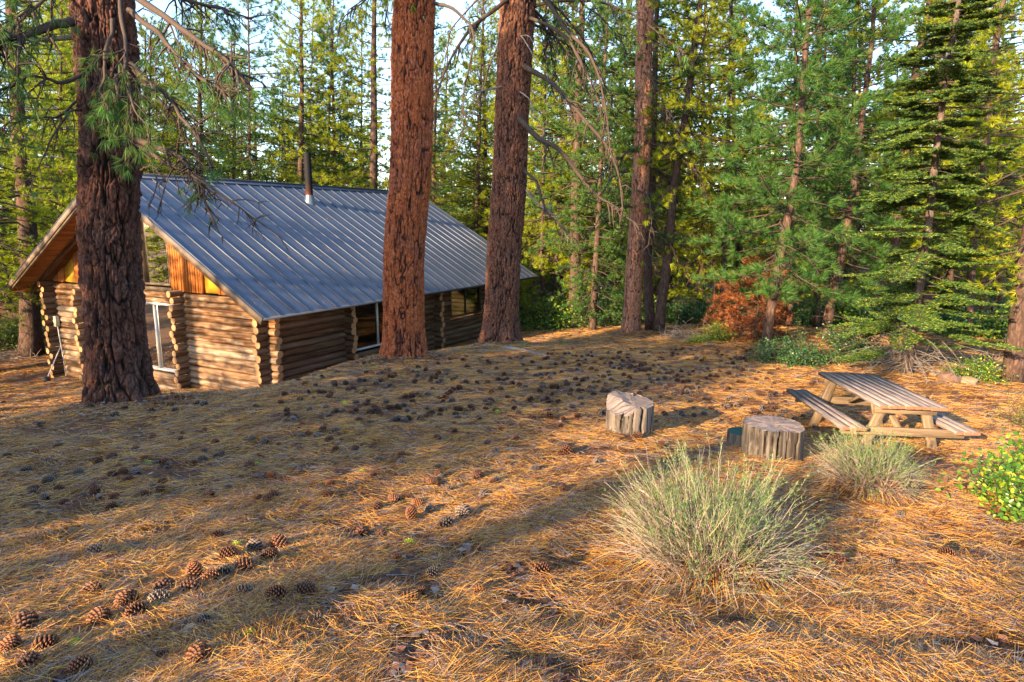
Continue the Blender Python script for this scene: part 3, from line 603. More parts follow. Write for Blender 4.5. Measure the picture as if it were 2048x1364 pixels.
def pine(px, py, d, wpx, tx, ty, ci, label, group='pines standing behind the clearing', leafm='needle', barkm='bark_pine', h=None, mid=None, cat='pine tree', name='pine_tree', rz=None, csc=None):
    """base pixel, depth, trunk width in photo pixels, and a second pixel the trunk passes through at the same depth"""
    b = at(px, py, d); b[2] = gz1(b[0], b[1]) - .06; g = random.Random(px * 7 + py); NT[0] += 1
    def up_(x, y): r_ = ray(x, y); return r_ * (b[1] / r_[1])
    q = up_(tx, ty); dirv = q - b; dirv[1] = (g.random() - .5) * .3; dirv = dirv / np.linalg.norm(dirv)
    H = h or CR[ci][0]; r0 = wpx / FPX * d / 2 * .92; t = empty(name, b, label, cat, group)
    P = [[0, 0, 0]]
    if mid is not None:
        for (mx, my) in mid: P.append(up_(mx, my) - b)
        P.append(up_(tx, ty) - b); e = P[-1]; dv = nrm((P[-1] - np.array(P[-2]))[None])[0]; P.append(e + dv * max(2, H - np.linalg.norm(e)))
        # resample evenly
        P = np.array(P); s = np.concatenate([[0], np.cumsum(np.linalg.norm(np.diff(P, axis=0), axis=1))]); tt = np.linspace(0, s[-1], 20); P = np.stack([np.interp(tt, s, P[:, k]) for k in range(3)], -1); H = s[-1]
    else: P = [[0, 0, 0], dirv * H]
    tm = simple_trunk(P, r0, r0 * .18, seed=NT[0]); tm.build('trunk', barkm, t)
    c = crown_obj(ci, leafm, t, csc or H / CR[ci][0] * (1 if H < 19 else .95)); ax_ = np.array(P[-1]); ax_ = ax_ / np.linalg.norm(ax_)
    c.rotation_euler = (Vector((0, 0, 1)).rotation_difference(Vector(ax_)).to_matrix() @ Matrix.Rotation(g.uniform(0, 6.28) if rz is None else rz, 3, 'Z')).to_euler()
    return t
BG = 'pines standing behind the clearing'
pine(64, 712, 23, 40, 38, 230, 0, 'thick dark pine behind the left edge of the cabin roof', mid=[(55, 500)], leafm='needle', barkm='bark_pine', h=19)
pine(742, 640, 33, 24, 748, 60, 1, 'straight pine rising above the cabin ridge just left of the red trunk', h=20)
pine(600, 650, 35, 17, 601, 40, 3, 'slim pine rising just left of the stovepipe above the roof', h=20)
pine(403, 655, 37, 14, 400, 150, 0, 'slim pale pine above the roof ridge beside the dark left trunk', h=18)
pine(465, 650, 42, 14, 470, 150, 2, 'bushy sunlit pine above the roof left of the stovepipe', h=17)
pine(945, 648, 38, 12, 962, 180, 5, 'left one of the thin pines between the two big middle trunks', h=18)
pine(975, 645, 40, 12, 968, 150, 1, 'right one of the thin pines between the two big middle trunks', h=18)
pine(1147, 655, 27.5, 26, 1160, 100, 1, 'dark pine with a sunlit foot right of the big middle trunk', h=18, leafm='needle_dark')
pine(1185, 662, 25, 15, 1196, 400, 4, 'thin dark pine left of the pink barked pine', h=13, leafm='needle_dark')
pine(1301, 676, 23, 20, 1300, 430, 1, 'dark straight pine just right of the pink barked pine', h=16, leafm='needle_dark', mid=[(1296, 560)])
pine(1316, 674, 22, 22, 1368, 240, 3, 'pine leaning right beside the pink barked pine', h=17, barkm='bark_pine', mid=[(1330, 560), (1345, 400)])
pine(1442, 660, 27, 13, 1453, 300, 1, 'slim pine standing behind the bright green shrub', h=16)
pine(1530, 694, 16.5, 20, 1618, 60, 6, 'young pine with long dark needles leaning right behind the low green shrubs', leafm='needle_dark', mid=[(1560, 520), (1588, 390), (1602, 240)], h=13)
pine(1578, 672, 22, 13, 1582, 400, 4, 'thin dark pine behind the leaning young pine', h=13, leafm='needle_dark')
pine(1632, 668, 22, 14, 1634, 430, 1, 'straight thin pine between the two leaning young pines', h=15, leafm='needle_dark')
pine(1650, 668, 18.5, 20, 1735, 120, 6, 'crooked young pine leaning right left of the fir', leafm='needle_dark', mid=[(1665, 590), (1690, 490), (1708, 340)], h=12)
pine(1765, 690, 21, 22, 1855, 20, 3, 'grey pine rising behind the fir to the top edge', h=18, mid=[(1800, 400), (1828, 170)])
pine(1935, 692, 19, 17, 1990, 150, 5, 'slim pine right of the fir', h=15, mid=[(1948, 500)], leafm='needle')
pine(2022, 768, 13.2, 38, 2080, 380, 5, 'leaning brown pine trunk at the right edge of the picture', h=13, mid=[(2045, 560)], leafm='needle')
G2 = random.Random(5)
# four more sapling-sized evergreens that fill the middle distance
for (x, y, d, w, c, lab) in [(1085, 655, 29, 10, 4, 'bushy young pine right behind the big middle trunk'), (1230, 655, 33, 10, 4, 'young pine behind the pink barked pine'),
        (1400, 655, 31, 12, 2, 'spreading pine behind the leaning trunk'), (1480, 655, 30, 14, 0, 'pine standing behind the dead orange sapling'),
        (1690, 660, 25, 14, 2, 'dark bushy pine behind the crooked young pine'), (860, 652, 40, 14, 2, 'bushy pine above the far end of the roof'),
        (1040, 650, 36, 14, 0, 'pine hidden behind the big middle trunk'), (2000, 690, 24, 14, 0, 'sunlit pine near the right edge behind the fir'),
        (1900, 680, 26, 14, 2, 'bushy pine behind the fir'), (190, 660, 31, 16, 2, 'bushy pine behind the dark left trunk'), (280, 655, 34, 14, 0, 'pine behind the cabin front gable'), (-30, 720, 21, 20, 5, 'drooping pine at the left edge'),
        (120, 680, 29, 14, 4, 'small bushy pine left of the cabin gable'), (680, 650, 41, 14, 2, 'bushy pine behind the middle of the roof'), (1340, 655, 36, 14, 5, 'tall pine far behind the leaning trunk')]:
    pine(x, y, d, w, x + G2.uniform(-12, 12), 300, c, lab, h=G2.uniform(14, 19), leafm='needle')
# rank and file of the forest behind
rows = []
for k in range(100):
    for _ in range(60):
        d = G2.uniform(30, 62); px = G2.uniform(-250, 2300); w_ = at(px, 600, d); 
        c_ = np.array([w_[0], w_[1]]) - cB[:2]; u_, v_ = c_ @ cA[:2], c_ @ cG[:2]
        if -2 < u_ < 15.5 and -2 < v_ < 14: continue
        if 400 < px < 560 and G2.random() < .55: continue
        if 1380 < px < 1560 and G2.random() < .5: continue
        if all((w_[0] - a) ** 2 + (w_[1] - b) ** 2 > 5 for a, b in rows): break
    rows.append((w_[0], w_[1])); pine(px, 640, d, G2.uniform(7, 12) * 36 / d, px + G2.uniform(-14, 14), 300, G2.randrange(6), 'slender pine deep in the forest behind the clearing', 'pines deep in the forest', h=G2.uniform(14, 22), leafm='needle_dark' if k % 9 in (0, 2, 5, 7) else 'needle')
# far wood: reads as one mass
LOW = [crown(17, z, Lm, 60, 300 + i, k=12, ln=.34, wd=.045, twigs=7, tl=.8, dead0=None, wmul=1.5) for i, (z, Lm) in enumerate([(1.5, 2.6), (3.5, 2.2), (.8, 2.9)])]
tl_ = MB(); tube(tl_, [[0, 0, -.3], [0, 0, 8], [0, 0, 17]], [.2, .13, .04], 6, 0)
for b_ in LOW: b_.merge(tl_)
mb = MB()
for k in range(330):
    a_ = G2.uniform(-1.0, 1.0); a_ = a_ + .14 if -.46 < a_ < -.34 and G2.random() < .75 else a_; d = G2.uniform(60, 118); x, y = d * math.sin(a_), d * math.cos(a_)
    mb.merge(LOW[k % 3], (x, y, gz1(x, y)), G2.uniform(.65, 1.05), G2.uniform(0, 6.28))
tag(mb.build('far_woods', ['twig', 'needle'], smooth=False), kind='stuff', label='distant sunlit pine wood closing the view behind the nearer trees', cat='woods')

# --- pines behind and left of the camera whose shadows cross the clearing
dv_ = np.array([math.sin(SUN_AZ), math.cos(SUN_AZ)]); nv_ = np.array([-dv_[1], dv_[0]])
def sider(o_, t_, ci, h, wd_=.92, label='tall pine standing outside the view behind the camera'):
    p = nv_ * o_ - dv_ * t_; b = np.array([p[0], p[1], gz1(p[0], p[1])]); t = empty('pine_tree', b, label, 'pine tree', 'pines outside the view that shade the clearing')
    simple_trunk([[0, 0, 0], [0, 0, h]], .3, .06, seed=int(t_ * 3)).build('trunk', 'bark_pine', t); c = crown_obj(ci, 'needle', t, h / CR[ci][0]); c.scale = (wd_, wd_, h / CR[ci][0]); c.rotation_euler = (0, 0, o_ * 5 + t_)
SHADE = [(5.5, 11, 4, 7.2), (6.3, 9.5, 2, 7.4), (7.2, 12, 2, 7.4), (8.2, 10, 4, 6.8), (9.0, 12.5, 2, 7.0), (5.9, 15, 5, 8.6), (7.9, 15, 3, 8.6), (9.4, 9.5, 4, 6.2), (10.9, 12, 0, 14), (11.3, 16, 0, 15), (11.6, 21, 0, 16),
         (2.75, 14, 3, 9, .30), (-.7, 15, 3, 9, .38), (-2.4, 9, 3, 9, .8), (-9.5, 36, 0, 14), (15.2, 10, 3, 7.6), (18.0, 8, 3, 8.5), (20.5, 12, 5, 9.5), (22.8, 8, 3, 8.5), (25.2, 11, 3, 9.5),
         (31.0, 20, 2, 14), (29.0, 33, 2, 15), (37.0, 12, 2, 14), (36.0, 28, 0, 15), (33.0, 2, 0, 12), (40, 0, 2, 14)]
for s_ in SHADE: sider(*s_)
for x, y, ci, h in [(-27, 15, 2, 15), (-31, 19.5, 0, 17), (-29, 24, 2, 15), (-36, 16, 4, 14), (-38, 22, 2, 17), (-34, 27, 4, 15), (-44, 18, 2, 18), (-46, 25, 0, 18), (-42, 12, 2, 16), (-26, 29, 4, 13)]:
    q_ = np.array([x, y]); sider(float(q_ @ nv_), float(-(q_ @ dv_)), ci, h, .92, 'tall pine standing outside the view left of the cabin')

# --- the four big pines of the foreground
def vpt(px, py, Y):                   # on the line through a photo pixel, at distance Y straight ahead
    r_ = ray(px, py); return r_ * (Y / r_[1])
def twiggy(mb, P, r, g, n, tl, droop, tuft, k=26, ln=.17, wd=.004, t0=.2, sub=2, curl=.5, mi=0):
    """side twigs (and tufts of needles) along a limb P"""
    C, D = [], []; m = len(P); A_, B_ = [], []
    for q in range(n):
        t = g.uniform(t0, 1) if q else 1.0; x = t * (m - 1); i0 = min(m - 2, int(x)); p = P[i0] + (P[i0 + 1] - P[i0]) * (x - i0); T = nrm((P[i0 + 1] - P[i0])[None])[0]
        d = nrm((T * g.uniform(.4, 1.2) + g.normal(0, .6, 3) + [0, 0, -.25])[None])[0]; l = tl * g.uniform(.4, 1.2) * (1.15 - .6 * t)
        pts_ = [p]; dd = d.copy()
        for s_ in range(5):
            dd = dd + np.array([0, 0, -droop * .2]) + g.normal(0, .13, 3) * curl * 2; dd /= np.linalg.norm(dd); pts_.append(pts_[-1] + dd * l / 5)
        pts_ = np.array(pts_); A_.append(pts_); rb = max(.0035, r * .38); B_.append(np.linspace(rb, .002, 6))
        for s_ in range(sub):
            i1 = g.integers(1, 5); e = nrm((dd + g.normal(0, .8, 3))[None])[0]; l2 = l * g.uniform(.2, .5); c_ = pts_[i1]; z = [c_]
            for u in range(5): e = e + np.array([0, 0, -droop * .25]) + g.normal(0, .16, 3); e /= np.linalg.norm(e); z.append(z[-1] + e * l2 / 5)
            A_.append(np.array(z)); B_.append(np.linspace(rb * .6, .0018, 6))
            if g.random() < tuft: C.append(z[-1]); D.append(e)
        if g.random() < tuft: C.append(pts_[-1]); D.append(dd)
    tubes(mb, np.array(A_), np.array(B_), 4, mi)
    if C and k: needles(mb, np.array(C), np.array(D), k, ln, wd, .62, g, 1, droop=.12, seg=2)
def limb(tree, off, P, r0, seed, n=14, tl=.6, droop=.5, tuft=0.0, matn='twig', leafm='needle_dark', **kw):
    g = np.random.default_rng(seed); P = np.array(P); s = np.linspace(0, 1, len(P)); t = np.linspace(0, 1, 26); Q = np.stack([np.interp(t, s, P[:, i]) for i in range(3)], -1)
    for _ in range(2): Q[1:-1] = (Q[:-2] + 2 * Q[1:-1] + Q[2:]) / 4
    Q = Q + .025 * np.stack([vn(t * 9, t * 0 + seed + i * 9) for i in range(3)], -1) * np.minimum(1, t * 6)[:, None]
    Q = Q - off; mb = MB(); tube(mb, Q, np.linspace(r0, max(.003, r0 * .25), 26), 7, 0, wob=.15, seed=seed)
    twiggy(mb, Q, r0, g, n, tl, droop, tuft, **kw); return mb.build('branch', [matn, leafm], tree)
def bigpine(label, bpx, Y, tpx, H, r0, r1, depth, plate, seed, m, group=None, flare=.35, bend=0, res=(260, 900), Hd=14):
    b = vpt(bpx[0], bpx[1], Y); b[2] = gz1(b[0], b[1]) - .12; q = vpt(tpx[0], tpx[1], Y); d = nrm((q - b)[None])[0]
    t = empty('big_pine_tree', b, label, 'pine tree', group); mb = MB(); _, _, fur = big_trunk(mb, [0, 0, 0], d * Hd, r0, r1, depth, plate, seed, flare, bend, res=res)
    tube(mb, [d * (Hd - .1), d * (Hd + H) / 2, d * H], [r1 * .97, r1 * .6, .05], 20); fur = np.concatenate([fur, np.ones(60)])
    mb.build('trunk', m, t, attrs={'furrow': fur}); return t, b, d
t1, b1, d1 = bigpine('dark deeply furrowed big pine standing in front of the cabin gable', (243, 808), 9.35, (203, 0), 22, .385, .335, .065, (.10, .46), 3, 'bark_dark', flare=.27, res=(300, 1000), Hd=12)
t2, b2, d2 = bigpine('big pine with bright red bark in front of the cabin roof', (803, 729), 13.6, (831, 0), 24, .425, .38, .032, (.075, .26), 11, 'bark_red', flare=.26, res=(280, 1000))
t3, b3, d3 = bigpine('big brown pine with long dead grey limbs beside the far end of the cabin', (1003, 691), 17.4, (1045, 0), 24, .455, .42, .045, (.075, .24), 17, 'bark_brown', flare=.42, res=(260, 1000), bend=.12)
t4, b4, d4 = bigpine('tall pink barked pine with drooping twiggy limbs at the back of the clearing', (1260, 668), 21.6, (1283, 20), 22, .285, .24, .018, (.07, .2), 23, 'bark_pink', flare=.3, res=(150, 700), Hd=15, bend=-.15)
def PL(Y, pts_): return [vpt(x, y, Y + dy) for x, y, dy in pts_]
k_ = 0
for pts_, r, n_, tl_2, mt in [
        ([(1070,-20,-.3),(1107,20,-.5),(1134,65,-.8),(1169,92,-1.0),(1196,143,-1.2),(1213,212,-1.3),(1222,300,-1.4)], .055, 22, .9, 'twig'),
        ([(1060,36,-.3),(1107,55,-.6),(1141,82,-.9),(1158,123,-1.1),(1179,164,-1.2),(1199,202,-1.3),(1215,262,-1.3)], .045, 16, .8, 'twig'),
        ([(1042,72,-.42),(1056,92,-.6),(1070,123,-.8),(1097,150,-.9)], .022, 3, .4, 'twig_grey'), ([(1042,72,-.42),(1055,70,-.6),(1072,88,-.8),(1078,92,-.9)], .016, 2, .2, 'twig_grey'),
        ([(1047,133,-.38),(1080,150,-.6),(1111,174,-.8),(1152,219,-.9),(1186,256,-1.0),(1220,297,-1.1),(1237,342,-1.1),(1246,420,-1.2)], .07, 18, .9, 'twig'),
        ([(1040,184,-.45),(1058,198,-.6),(1070,232,-.7),(1087,263,-.8)], .02, 3, .35, 'twig_grey'),
        ([(1037,236,-.44),(1073,277,-.7),(1117,294,-.9),(1158,349,-1.0),(1193,390,-1.0),(1227,417,-1.0),(1275,451,-1.0)], .075, 16, .9, 'twig'),
        ([(1049,342,-.40),(1073,362,-.7),(1083,396,-.8),(1097,431,-.9),(1121,448,-1.0),(1150,480,-1.0),(1164,512,-1.1)], .04, 12, .6, 'twig'),
        ([(1052,380,-.2),(1080,412,-.5),(1110,430,-.6),(1130,470,-.7)], .03, 8, .5, 'twig_grey'),
        ([(1023,-8,-.3),(981,24,-.6),(940,58,-.8),(902,116,-1.0),(871,185,-1.1),(868,240,-1.1)], .055, 22, .9, 'twig'),
        ([(1003,173,-.3),(953,185,-.7),(926,205,-.9),(899,260,-1.0)], .022, 10, .6, 'twig_grey'),
        ([(1010,40,.3),(985,120,.4),(960,190,.4),(905,300,.3)], .03, 16, .8, 'twig'), ([(1020,-30,.3),(960,-10,.4),(900,60,.4),(880,170,.3)], .035, 16, .8, 'twig')]:
    k_ += 1; limb(t3, b3, PL(17.4, pts_), r, 500 + k_, n=n_, tl=tl_2, droop=.8, matn=mt, tuft=.0, k=0)
limb(t2, b2, PL(13.6, [(868,6,-.1),(905,17,-.4),(940,51,-.5),(950,89,-.6),(933,150,-.6),(925,230,-.6)]), .035, 540, n=12, tl=.7, droop=.9, k=0)
for pts_ in ([(864,60,0),(880,50,-.2),(900,44,-.3)], [(845,40,-.42),(848,36,-.55),(852,42,-.6)]): k_ += 1; limb(t2, b2, PL(13.6, pts_), .012, 540 + k_, n=2, tl=.2, k=0)
# pine 1: thick limbs to the left, a curtain of drooping needled twigs to the right and in front
for pts_, r, n_, tl_2, tf in [
        ([(160,38,-.2),(100,55,-.6),(51,68,-.9),(0,82,-1.1),(-80,90,-1.3)], .065, 26, 1.0, .5), ([(165,70,0),(90,85,.6),(20,60,1.0),(-60,40,1.2)], .04, 22, .9, .5),
        ([(170,150,-.2),(120,165,-.6),(60,150,-.9),(0,190,-1.0)], .03, 18, .8, .5), ([(175,215,-.2),(130,230,-.5),(90,300,-.7),(60,380,-.8)], .02, 12, .6, .1),
        ([(250,-20,-.2),(330,30,-.7),(400,85,-1.0),(450,120,-1.2),(478,150,-1.3)], .05, 28, .8, .62), ([(258,20,-.2),(320,70,-.8),(360,120,-1.1),(420,170,-1.3),(470,190,-1.3)], .04, 24, .75, .6),
        ([(262,128,-.25),(330,190,-.7),(380,260,-1.0),(430,330,-1.2)], .04, 26, .7, .22), ([(268,140,-.2),(340,230,-.6),(390,310,-.8),(400,400,-.9)], .03, 22, .6, .15),
        ([(274,280,-.3),(330,298,-.6),(370,325,-.8),(400,360,-.9),(425,440,-1.0)], .05, 26, .7, .06), ([(276,290,-.3),(340,330,-.8),(430,380,-1.1),(500,430,-1.3),(556,468,-1.4)], .026, 18, .5, .02),
        ([(240,0,-.42),(248,120,-.9),(262,200,-1.1),(300,270,-1.2)], .028, 24, .6, .6), ([(225,40,-.42),(215,110,-.9),(200,180,-1.1),(215,230,-1.2)], .026, 16, .5, .55),
        ([(232,150,-.42),(240,200,-.8),(252,260,-1.0),(258,310,-1.1)], .022, 14, .42, .55), ([(262,-10,.2),(330,-10,.6),(420,10,1.0),(500,40,1.3)], .04, 26, .8, .5),
        ([(282,340,-.3),(300,330,-.5),(330,350,-.7),(318,430,-.8)], .016, 8, .35, .0), ([(278,300,-.35),(300,318,-.5),(310,360,-.6),(296,440,-.6)], .014, 8, .35, .0),
        ([(150,-10,-.2),(90,0,-.7),(40,30,-.9),(10,110,-1.0)], .03, 26, .8, .6), ([(172,190,-.1),(110,240,-.5),(50,230,-.7),(0,260,-.9)], .022, 18, .7, .3)]:
    k_ += 1; limb(t1, b1, PL(9.35, pts_), r, 600 + k_, n=n_, tl=tl_2, droop=.55, tuft=tf)
# pine 4 and the top of the picture: drooping brown limbs
g = np.random.default_rng(77)
for q in range(17):
    z = g.uniform(3.2, 8.6) ; az = g.uniform(-2.6, .6); P = branch_path(b4 + d4 * z, az, g.uniform(-.1, .35), g.uniform(1.6, 3.2), 1.3, 9, g, .3); k_ += 1
    limb(t4, b4, P, .035, 700 + q, n=16, tl=.8, droop=.9, tuft=.10, leafm='needle', ln=.19, wd=.012)
for q in range(11):
    z = g.uniform(8.0, 10.6); az = g.uniform(-1.9, 1.3); P = branch_path(b3 + d3 * z, az, g.uniform(-.1, .3), g.uniform(2.4, 4.6), 1.2, 9, g, .3)
    limb(t3, b3, P, .045, 720 + q, n=20, tl=.95, droop=.9, tuft=.3, leafm='needle_dark', ln=.19, wd=.009)
for q in range(8):
    z = g.uniform(5.6, 8.2); az = g.uniform(2.2, 4.0); P = branch_path(b2 + d2 * z, az, g.uniform(-.1, .3), g.uniform(1.6, 2.6), 1.2, 9, g, .3)
    if P[-1][2] < 4.2 - 3.4 and False: continue
    limb(t2, b2, P + np.array([0, 0, 1.6]) * 0, .03, 740 + q, n=12, tl=.7, droop=.9, tuft=.35, leafm='needle', ln=.19, wd=.008) if z > 7.2 else None
for t_, d_, z_, ci, sc_ in ((t1, d1, 9, 0, .75), (t2, d2, 13, 0, .6), (t3, d3, 12.5, 2, .65), (t4, d4, 11, 0, .6)):
    c = crown_obj(ci, 'needle', t_, sc_); c.location = Vector(list(d_ * z_)); c.rotation_euler = (0, 0, z_)

# --- the fir with flat tiers
def fir(b, H, Lb, seed):
    g = np.random.default_rng(seed); C = []; t = empty('fir_tree', b, 'green fir with flat layered boughs behind the picnic table', 'fir tree')
    lean = np.array([.028, 0, 1.]); simple_trunk([[0, 0, 0], lean * H], .10, .015, seed=3, flare=.3).build('trunk', 'bark_pale', t)
    mb = MB(); C, D, TW, TR = [], [], [], []; z = .8
    while z < H - .2:
        Lz = Lb * (1 - z / H) ** .62 * (.8 if z < .8 else 1); nb_ = 8
        for q in range(nb_):
            if g.random() < .22: continue
            az = q * 2 * math.pi / nb_ + g.uniform(-.4, .4) + z * 3; l = Lz * g.uniform(.5, 1.12); P = branch_path(lean * (z + g.uniform(-.16, .16)), az, g.uniform(-.28, .16), l, .25, 8, g, .22, .35)
            tube(mb, P, np.linspace(.014, .004, 8), 4, 0); T_ = nrm(np.gradient(P, axis=0)); sd_ = nrm(np.cross(T_, [0, 0, 1]))
            t_in = g.uniform(.12, .4); nt_ = int(6 + l * 9)
            for u in range(nt_ * 2):
                tt = t_in + (1 - t_in) * (u // 2) / nt_; x = tt * 7; i0 = min(6, int(x)); p = P[i0] + (P[i0 + 1] - P[i0]) * (x - i0); s_ = 1 if u % 2 else -1
                d = nrm((T_[i0] * .75 + sd_[i0] * s_ + [0, 0, g.normal(-.02, .1)])[None])[0]; ll = (.10 + .36 * (1 - tt)) * g.uniform(.7, 1.2) * min(1.2, l)
                e = p + d * ll; TW.append(np.stack([p, (p + e) / 2, e])); TR.append([.0045, .004, .003]); m_ = max(2, int(ll / .035))
                for w in range(m_): C.append(p + d * ll * (w + .6) / m_); D.append(d)
                if ll > .22:
                    for w in (-1, 1):
                        d2_ = nrm((d + w * np.cross(d, [0, 0, 1]) * .9)[None])[0]; p2 = p + d * ll * .5
                        for v_ in range(3): C.append(p2 + d2_ * .035 * (v_ + 1)); D.append(d2_)
            for w in range(5): C.append(P[-1] + T_[-1] * .02 * w); D.append(T_[-1])
        z += .29 * g.uniform(.8, 1.25)
    tubes(mb, np.array(TW), np.array(TR), 3, 0); C, D = np.array(C), np.array(D)
    D2 = np.repeat(D, 9, 0); n = len(D2); sdv = nrm(np.cross(D2, [0, 0, 1.])) * g.choice([-1, 1], (n, 1)); d = nrm(D2 * g.uniform(.3, .9, (n, 1)) + sdv * g.uniform(.2, 1, (n, 1)) + np.array([0, 0, 1.]) * g.uniform(.0, .55, (n, 1)))
    c_ = np.repeat(C, 9, 0) + rsph(g, n) * .012; s_ = nrm(np.cross(d, rsph(g, n))) * .0075; V = np.stack([c_ - s_, c_ + s_, c_ + d * g.uniform(.035, .055, (n, 1))], 1).reshape(-1, 3); mb.add(V, np.arange(3 * n).reshape(-1, 3), 1)
    mb.build('crown', ['twig', 'needle_fir'], t, smooth=False); mb = MB()
    A_, B_ = [], []
    for q in range(70):
        P = branch_path([0, 0, g.uniform(.15, 1.1)], g.uniform(0, 6.28), g.uniform(-.4, .1), g.uniform(.6, 1.7), .5, 7, g, .3); A_.append(P); B_.append(np.linspace(.008, .002, 7))
        for w in range(5):
            p = P[g.integers(2, 7)]; e = branch_path(p, g.uniform(0, 6.28), g.uniform(-.8, .2), g.uniform(.15, .5), .6, 7, g, .3); A_.append(e); B_.append(np.linspace(.004, .0012, 7))
    tubes(mb, np.array(A_), np.array(B_), 3, 0); mb.build('dead_twigs', 'twig_grey', t)
bf = vpt(1812, 748, 13.0); bf[2] = gz1(bf[0], bf[1]) - .05; fir(bf, 10.5, 1.86, 8)

# ------------------------------------------------------------------ picnic table
PT = np.array([4.75, 8.20, 0.]); PT[2] = -2.835; TYAW, TROLL, TPIT = -.03, .035, .01
tab = empty('picnic_table', PT, 'weathered wooden picnic table with attached benches standing in the clearing', 'picnic table'); tab.rotation_euler = (TPIT, TROLL, TYAW)
def tb(name, c, h, m='timber', rot=None, uvd=0, par=None, bv=.006):
    mb = MB(); Rm = np.eye(3) if rot is None else np.array(rot.to_matrix()); box(mb, (0, 0, 0), Rm[:, 0], Rm[:, 1], Rm[:, 2], h, 0, uvd)
    o = mb.build(name, [m], par or tab, smooth=False); o.location = c; bevel(o, bv); return o
TW_, TL_, TH_ = .80, 1.68, .72
def planks(name, xs, w, z, L_, m='plank'):
    mb = MB(); g = random.Random(int(z * 100) + len(xs) + int(xs[0] * 10))
    for x in xs:
        e = g.uniform(-.012, .012); dz = g.uniform(-.003, .003)
        box(mb, (x, e, z + dz), (1, 0, 0), (0, 1, 0), (0, 0, 1), (w / 2, L_ / 2, .021), 0, 1)
        for s in (-1, 1): V = [(x - w / 2 + .002, e + s * (L_ / 2 + .0015), z + dz - .017), (x + w / 2 - .002, e + s * (L_ / 2 + .0015), z + dz - .017), (x + w / 2 - .002, e + s * (L_ / 2 + .0015), z + dz + .017), (x - w / 2 + .002, e + s * (L_ / 2 + .0015), z + dz + .017)]; mb.add(V, [[0, 1, 2, 3] if s < 0 else [3, 2, 1, 0]], 1)
    return mb.build(name, [m, 'plank_end'], tab, smooth=False)
pw_ = TW_ / 8
planks('tabletop', [-TW_ / 2 + pw_ * (i + .5) for i in range(8)], pw_ - .004, TH_ - .019, TL_)
for s in (-1, 1): planks('bench', [s * (.665 + (i - 1) * .098) for i in range(3)], .09, .42, TL_ + .04)
for e in (-1, 1):
    y = e * (TL_ / 2 - .16)
    tb('cross_beam', (0, y, TH_ - .085), (.37, .022, .052)); tb('bench_beam', (0, y, .355), (.74, .022, .052))
    for s in (-1, 1):
        a0, a1 = np.array([s * .25, y - e * .04, TH_ - .05]), np.array([s * .47, y - e * .04, -.04]); v = Vector(a1 - a0); ln = v.length
        tb('leg', (a0 + a1) / 2, (.058, .024, ln / 2), rot=v.to_track_quat('-Z', 'Y') if False else Matrix.Rotation(math.atan2(-(a1[0] - a0[0]), -(a1[2] - a0[2])) + math.pi, 3, 'Y').to_quaternion() if False else Matrix.Rotation(math.atan2(a0[0] - a1[0], a0[2] - a1[2]), 3, 'Y').to_quaternion(), uvd=2)
    a0, a1 = np.array([0, y - e * .08, .36]), np.array([0, e * .12, TH_ - .06]); v = a1 - a0; ln = np.linalg.norm(v)
    tb('brace', (a0 + a1) / 2, (.04, .019, ln / 2), rot=Matrix.Rotation(-math.atan2(v[1], v[2]), 3, 'X').to_quaternion(), uvd=2)

# ------------------------------------------------------------------ stumps
def stump(name, px, py, wpx, hpx, label, seed, topfn, cracks, cat='tree stump', mt=('stump_side', 'plank'), flare=.0):
    b, d = hit(px, py); r = wpx / FPX * d / 2; H = hpx / FPX * d / .97; b = b + np.array([0, r * .9, 0]); b[2] = gz1(b[0], b[1]) - .05; H += .05
    na, nh = 144, 26; a = np.arange(na) / na * 2 * math.pi; mb = MB(); h = np.linspace(0, 1, nh)
    A_, H_ = np.meshgrid(a, h); R_ = r * (1 + .07 * vn(np.cos(A_) * 1.4 + seed, np.sin(A_) * 1.4) + .025 * vn(np.cos(A_) * 7, np.sin(A_) * 7, H_ * .6, seed) + .012 * vn(np.cos(A_) * 19, np.sin(A_) * 19, H_, seed + 1) + flare * (1 - H_) ** 3)
    for ca, cd, cw in cracks: dd = np.abs((A_ + .03 * np.sin(H_ * 6 + ca) - ca + math.pi) % (2 * math.pi) - math.pi); R_ = R_ * (1 - cd * np.exp(-(dd / cw) ** 4))
    X_, Y_ = R_ * np.cos(A_), R_ * np.sin(A_); Z_ = H_ * (H + topfn(X_ / r, Y_ / r) * H)
    F = np.array([[i * na + j, i * na + (j + 1) % na, (i + 1) * na + (j + 1) % na, (i + 1) * na + j] for i in range(nh - 1) for j in range(na)])
    uu = (H_ * H).ravel(); vv = (A_ * r).ravel(); uv = np.stack([uu[F], vv[F]], -1); uv[..., 1] = np.where(np.abs(uv[..., 1] - uv[:, :1, 1]) > 3 * r, uv[..., 1] + 2 * math.pi * r, uv[..., 1])
    mb.add(np.stack([X_, Y_, Z_], -1), F, 0, uv)
    rg = np.array([1, .97, .8, .6, .4, .2, .06]); Xt, Yt = X_[-1][None] * rg[:, None], Y_[-1][None] * rg[:, None]
    Zt = H + topfn(Xt / r, Yt / r) * H + .008 * vn(Xt * 40, Yt * 40, s=seed) * (rg[:, None] < .99) - .01 * np.clip(vn(Xt * 9, Yt * 9, s=seed), 0, 1); n_ = len(rg)
    F = np.array([[i * na + j, i * na + (j + 1) % na, (i + 1) * na + (j + 1) % na, (i + 1) * na + j] for i in range(n_ - 1) for j in range(na)]); V = np.stack([Xt, Yt, Zt], -1).reshape(-1, 3)
    mb.addx(V, [(F, 1, np.stack([V[F][..., 0], V[F][..., 1]], -1))]); mb.add(V[-na:], [list(range(na))], 1)
    t = empty(name, b, label, cat); o = mb.build('wood_block', list(mt), t, sharp=45); return t, b, r, H
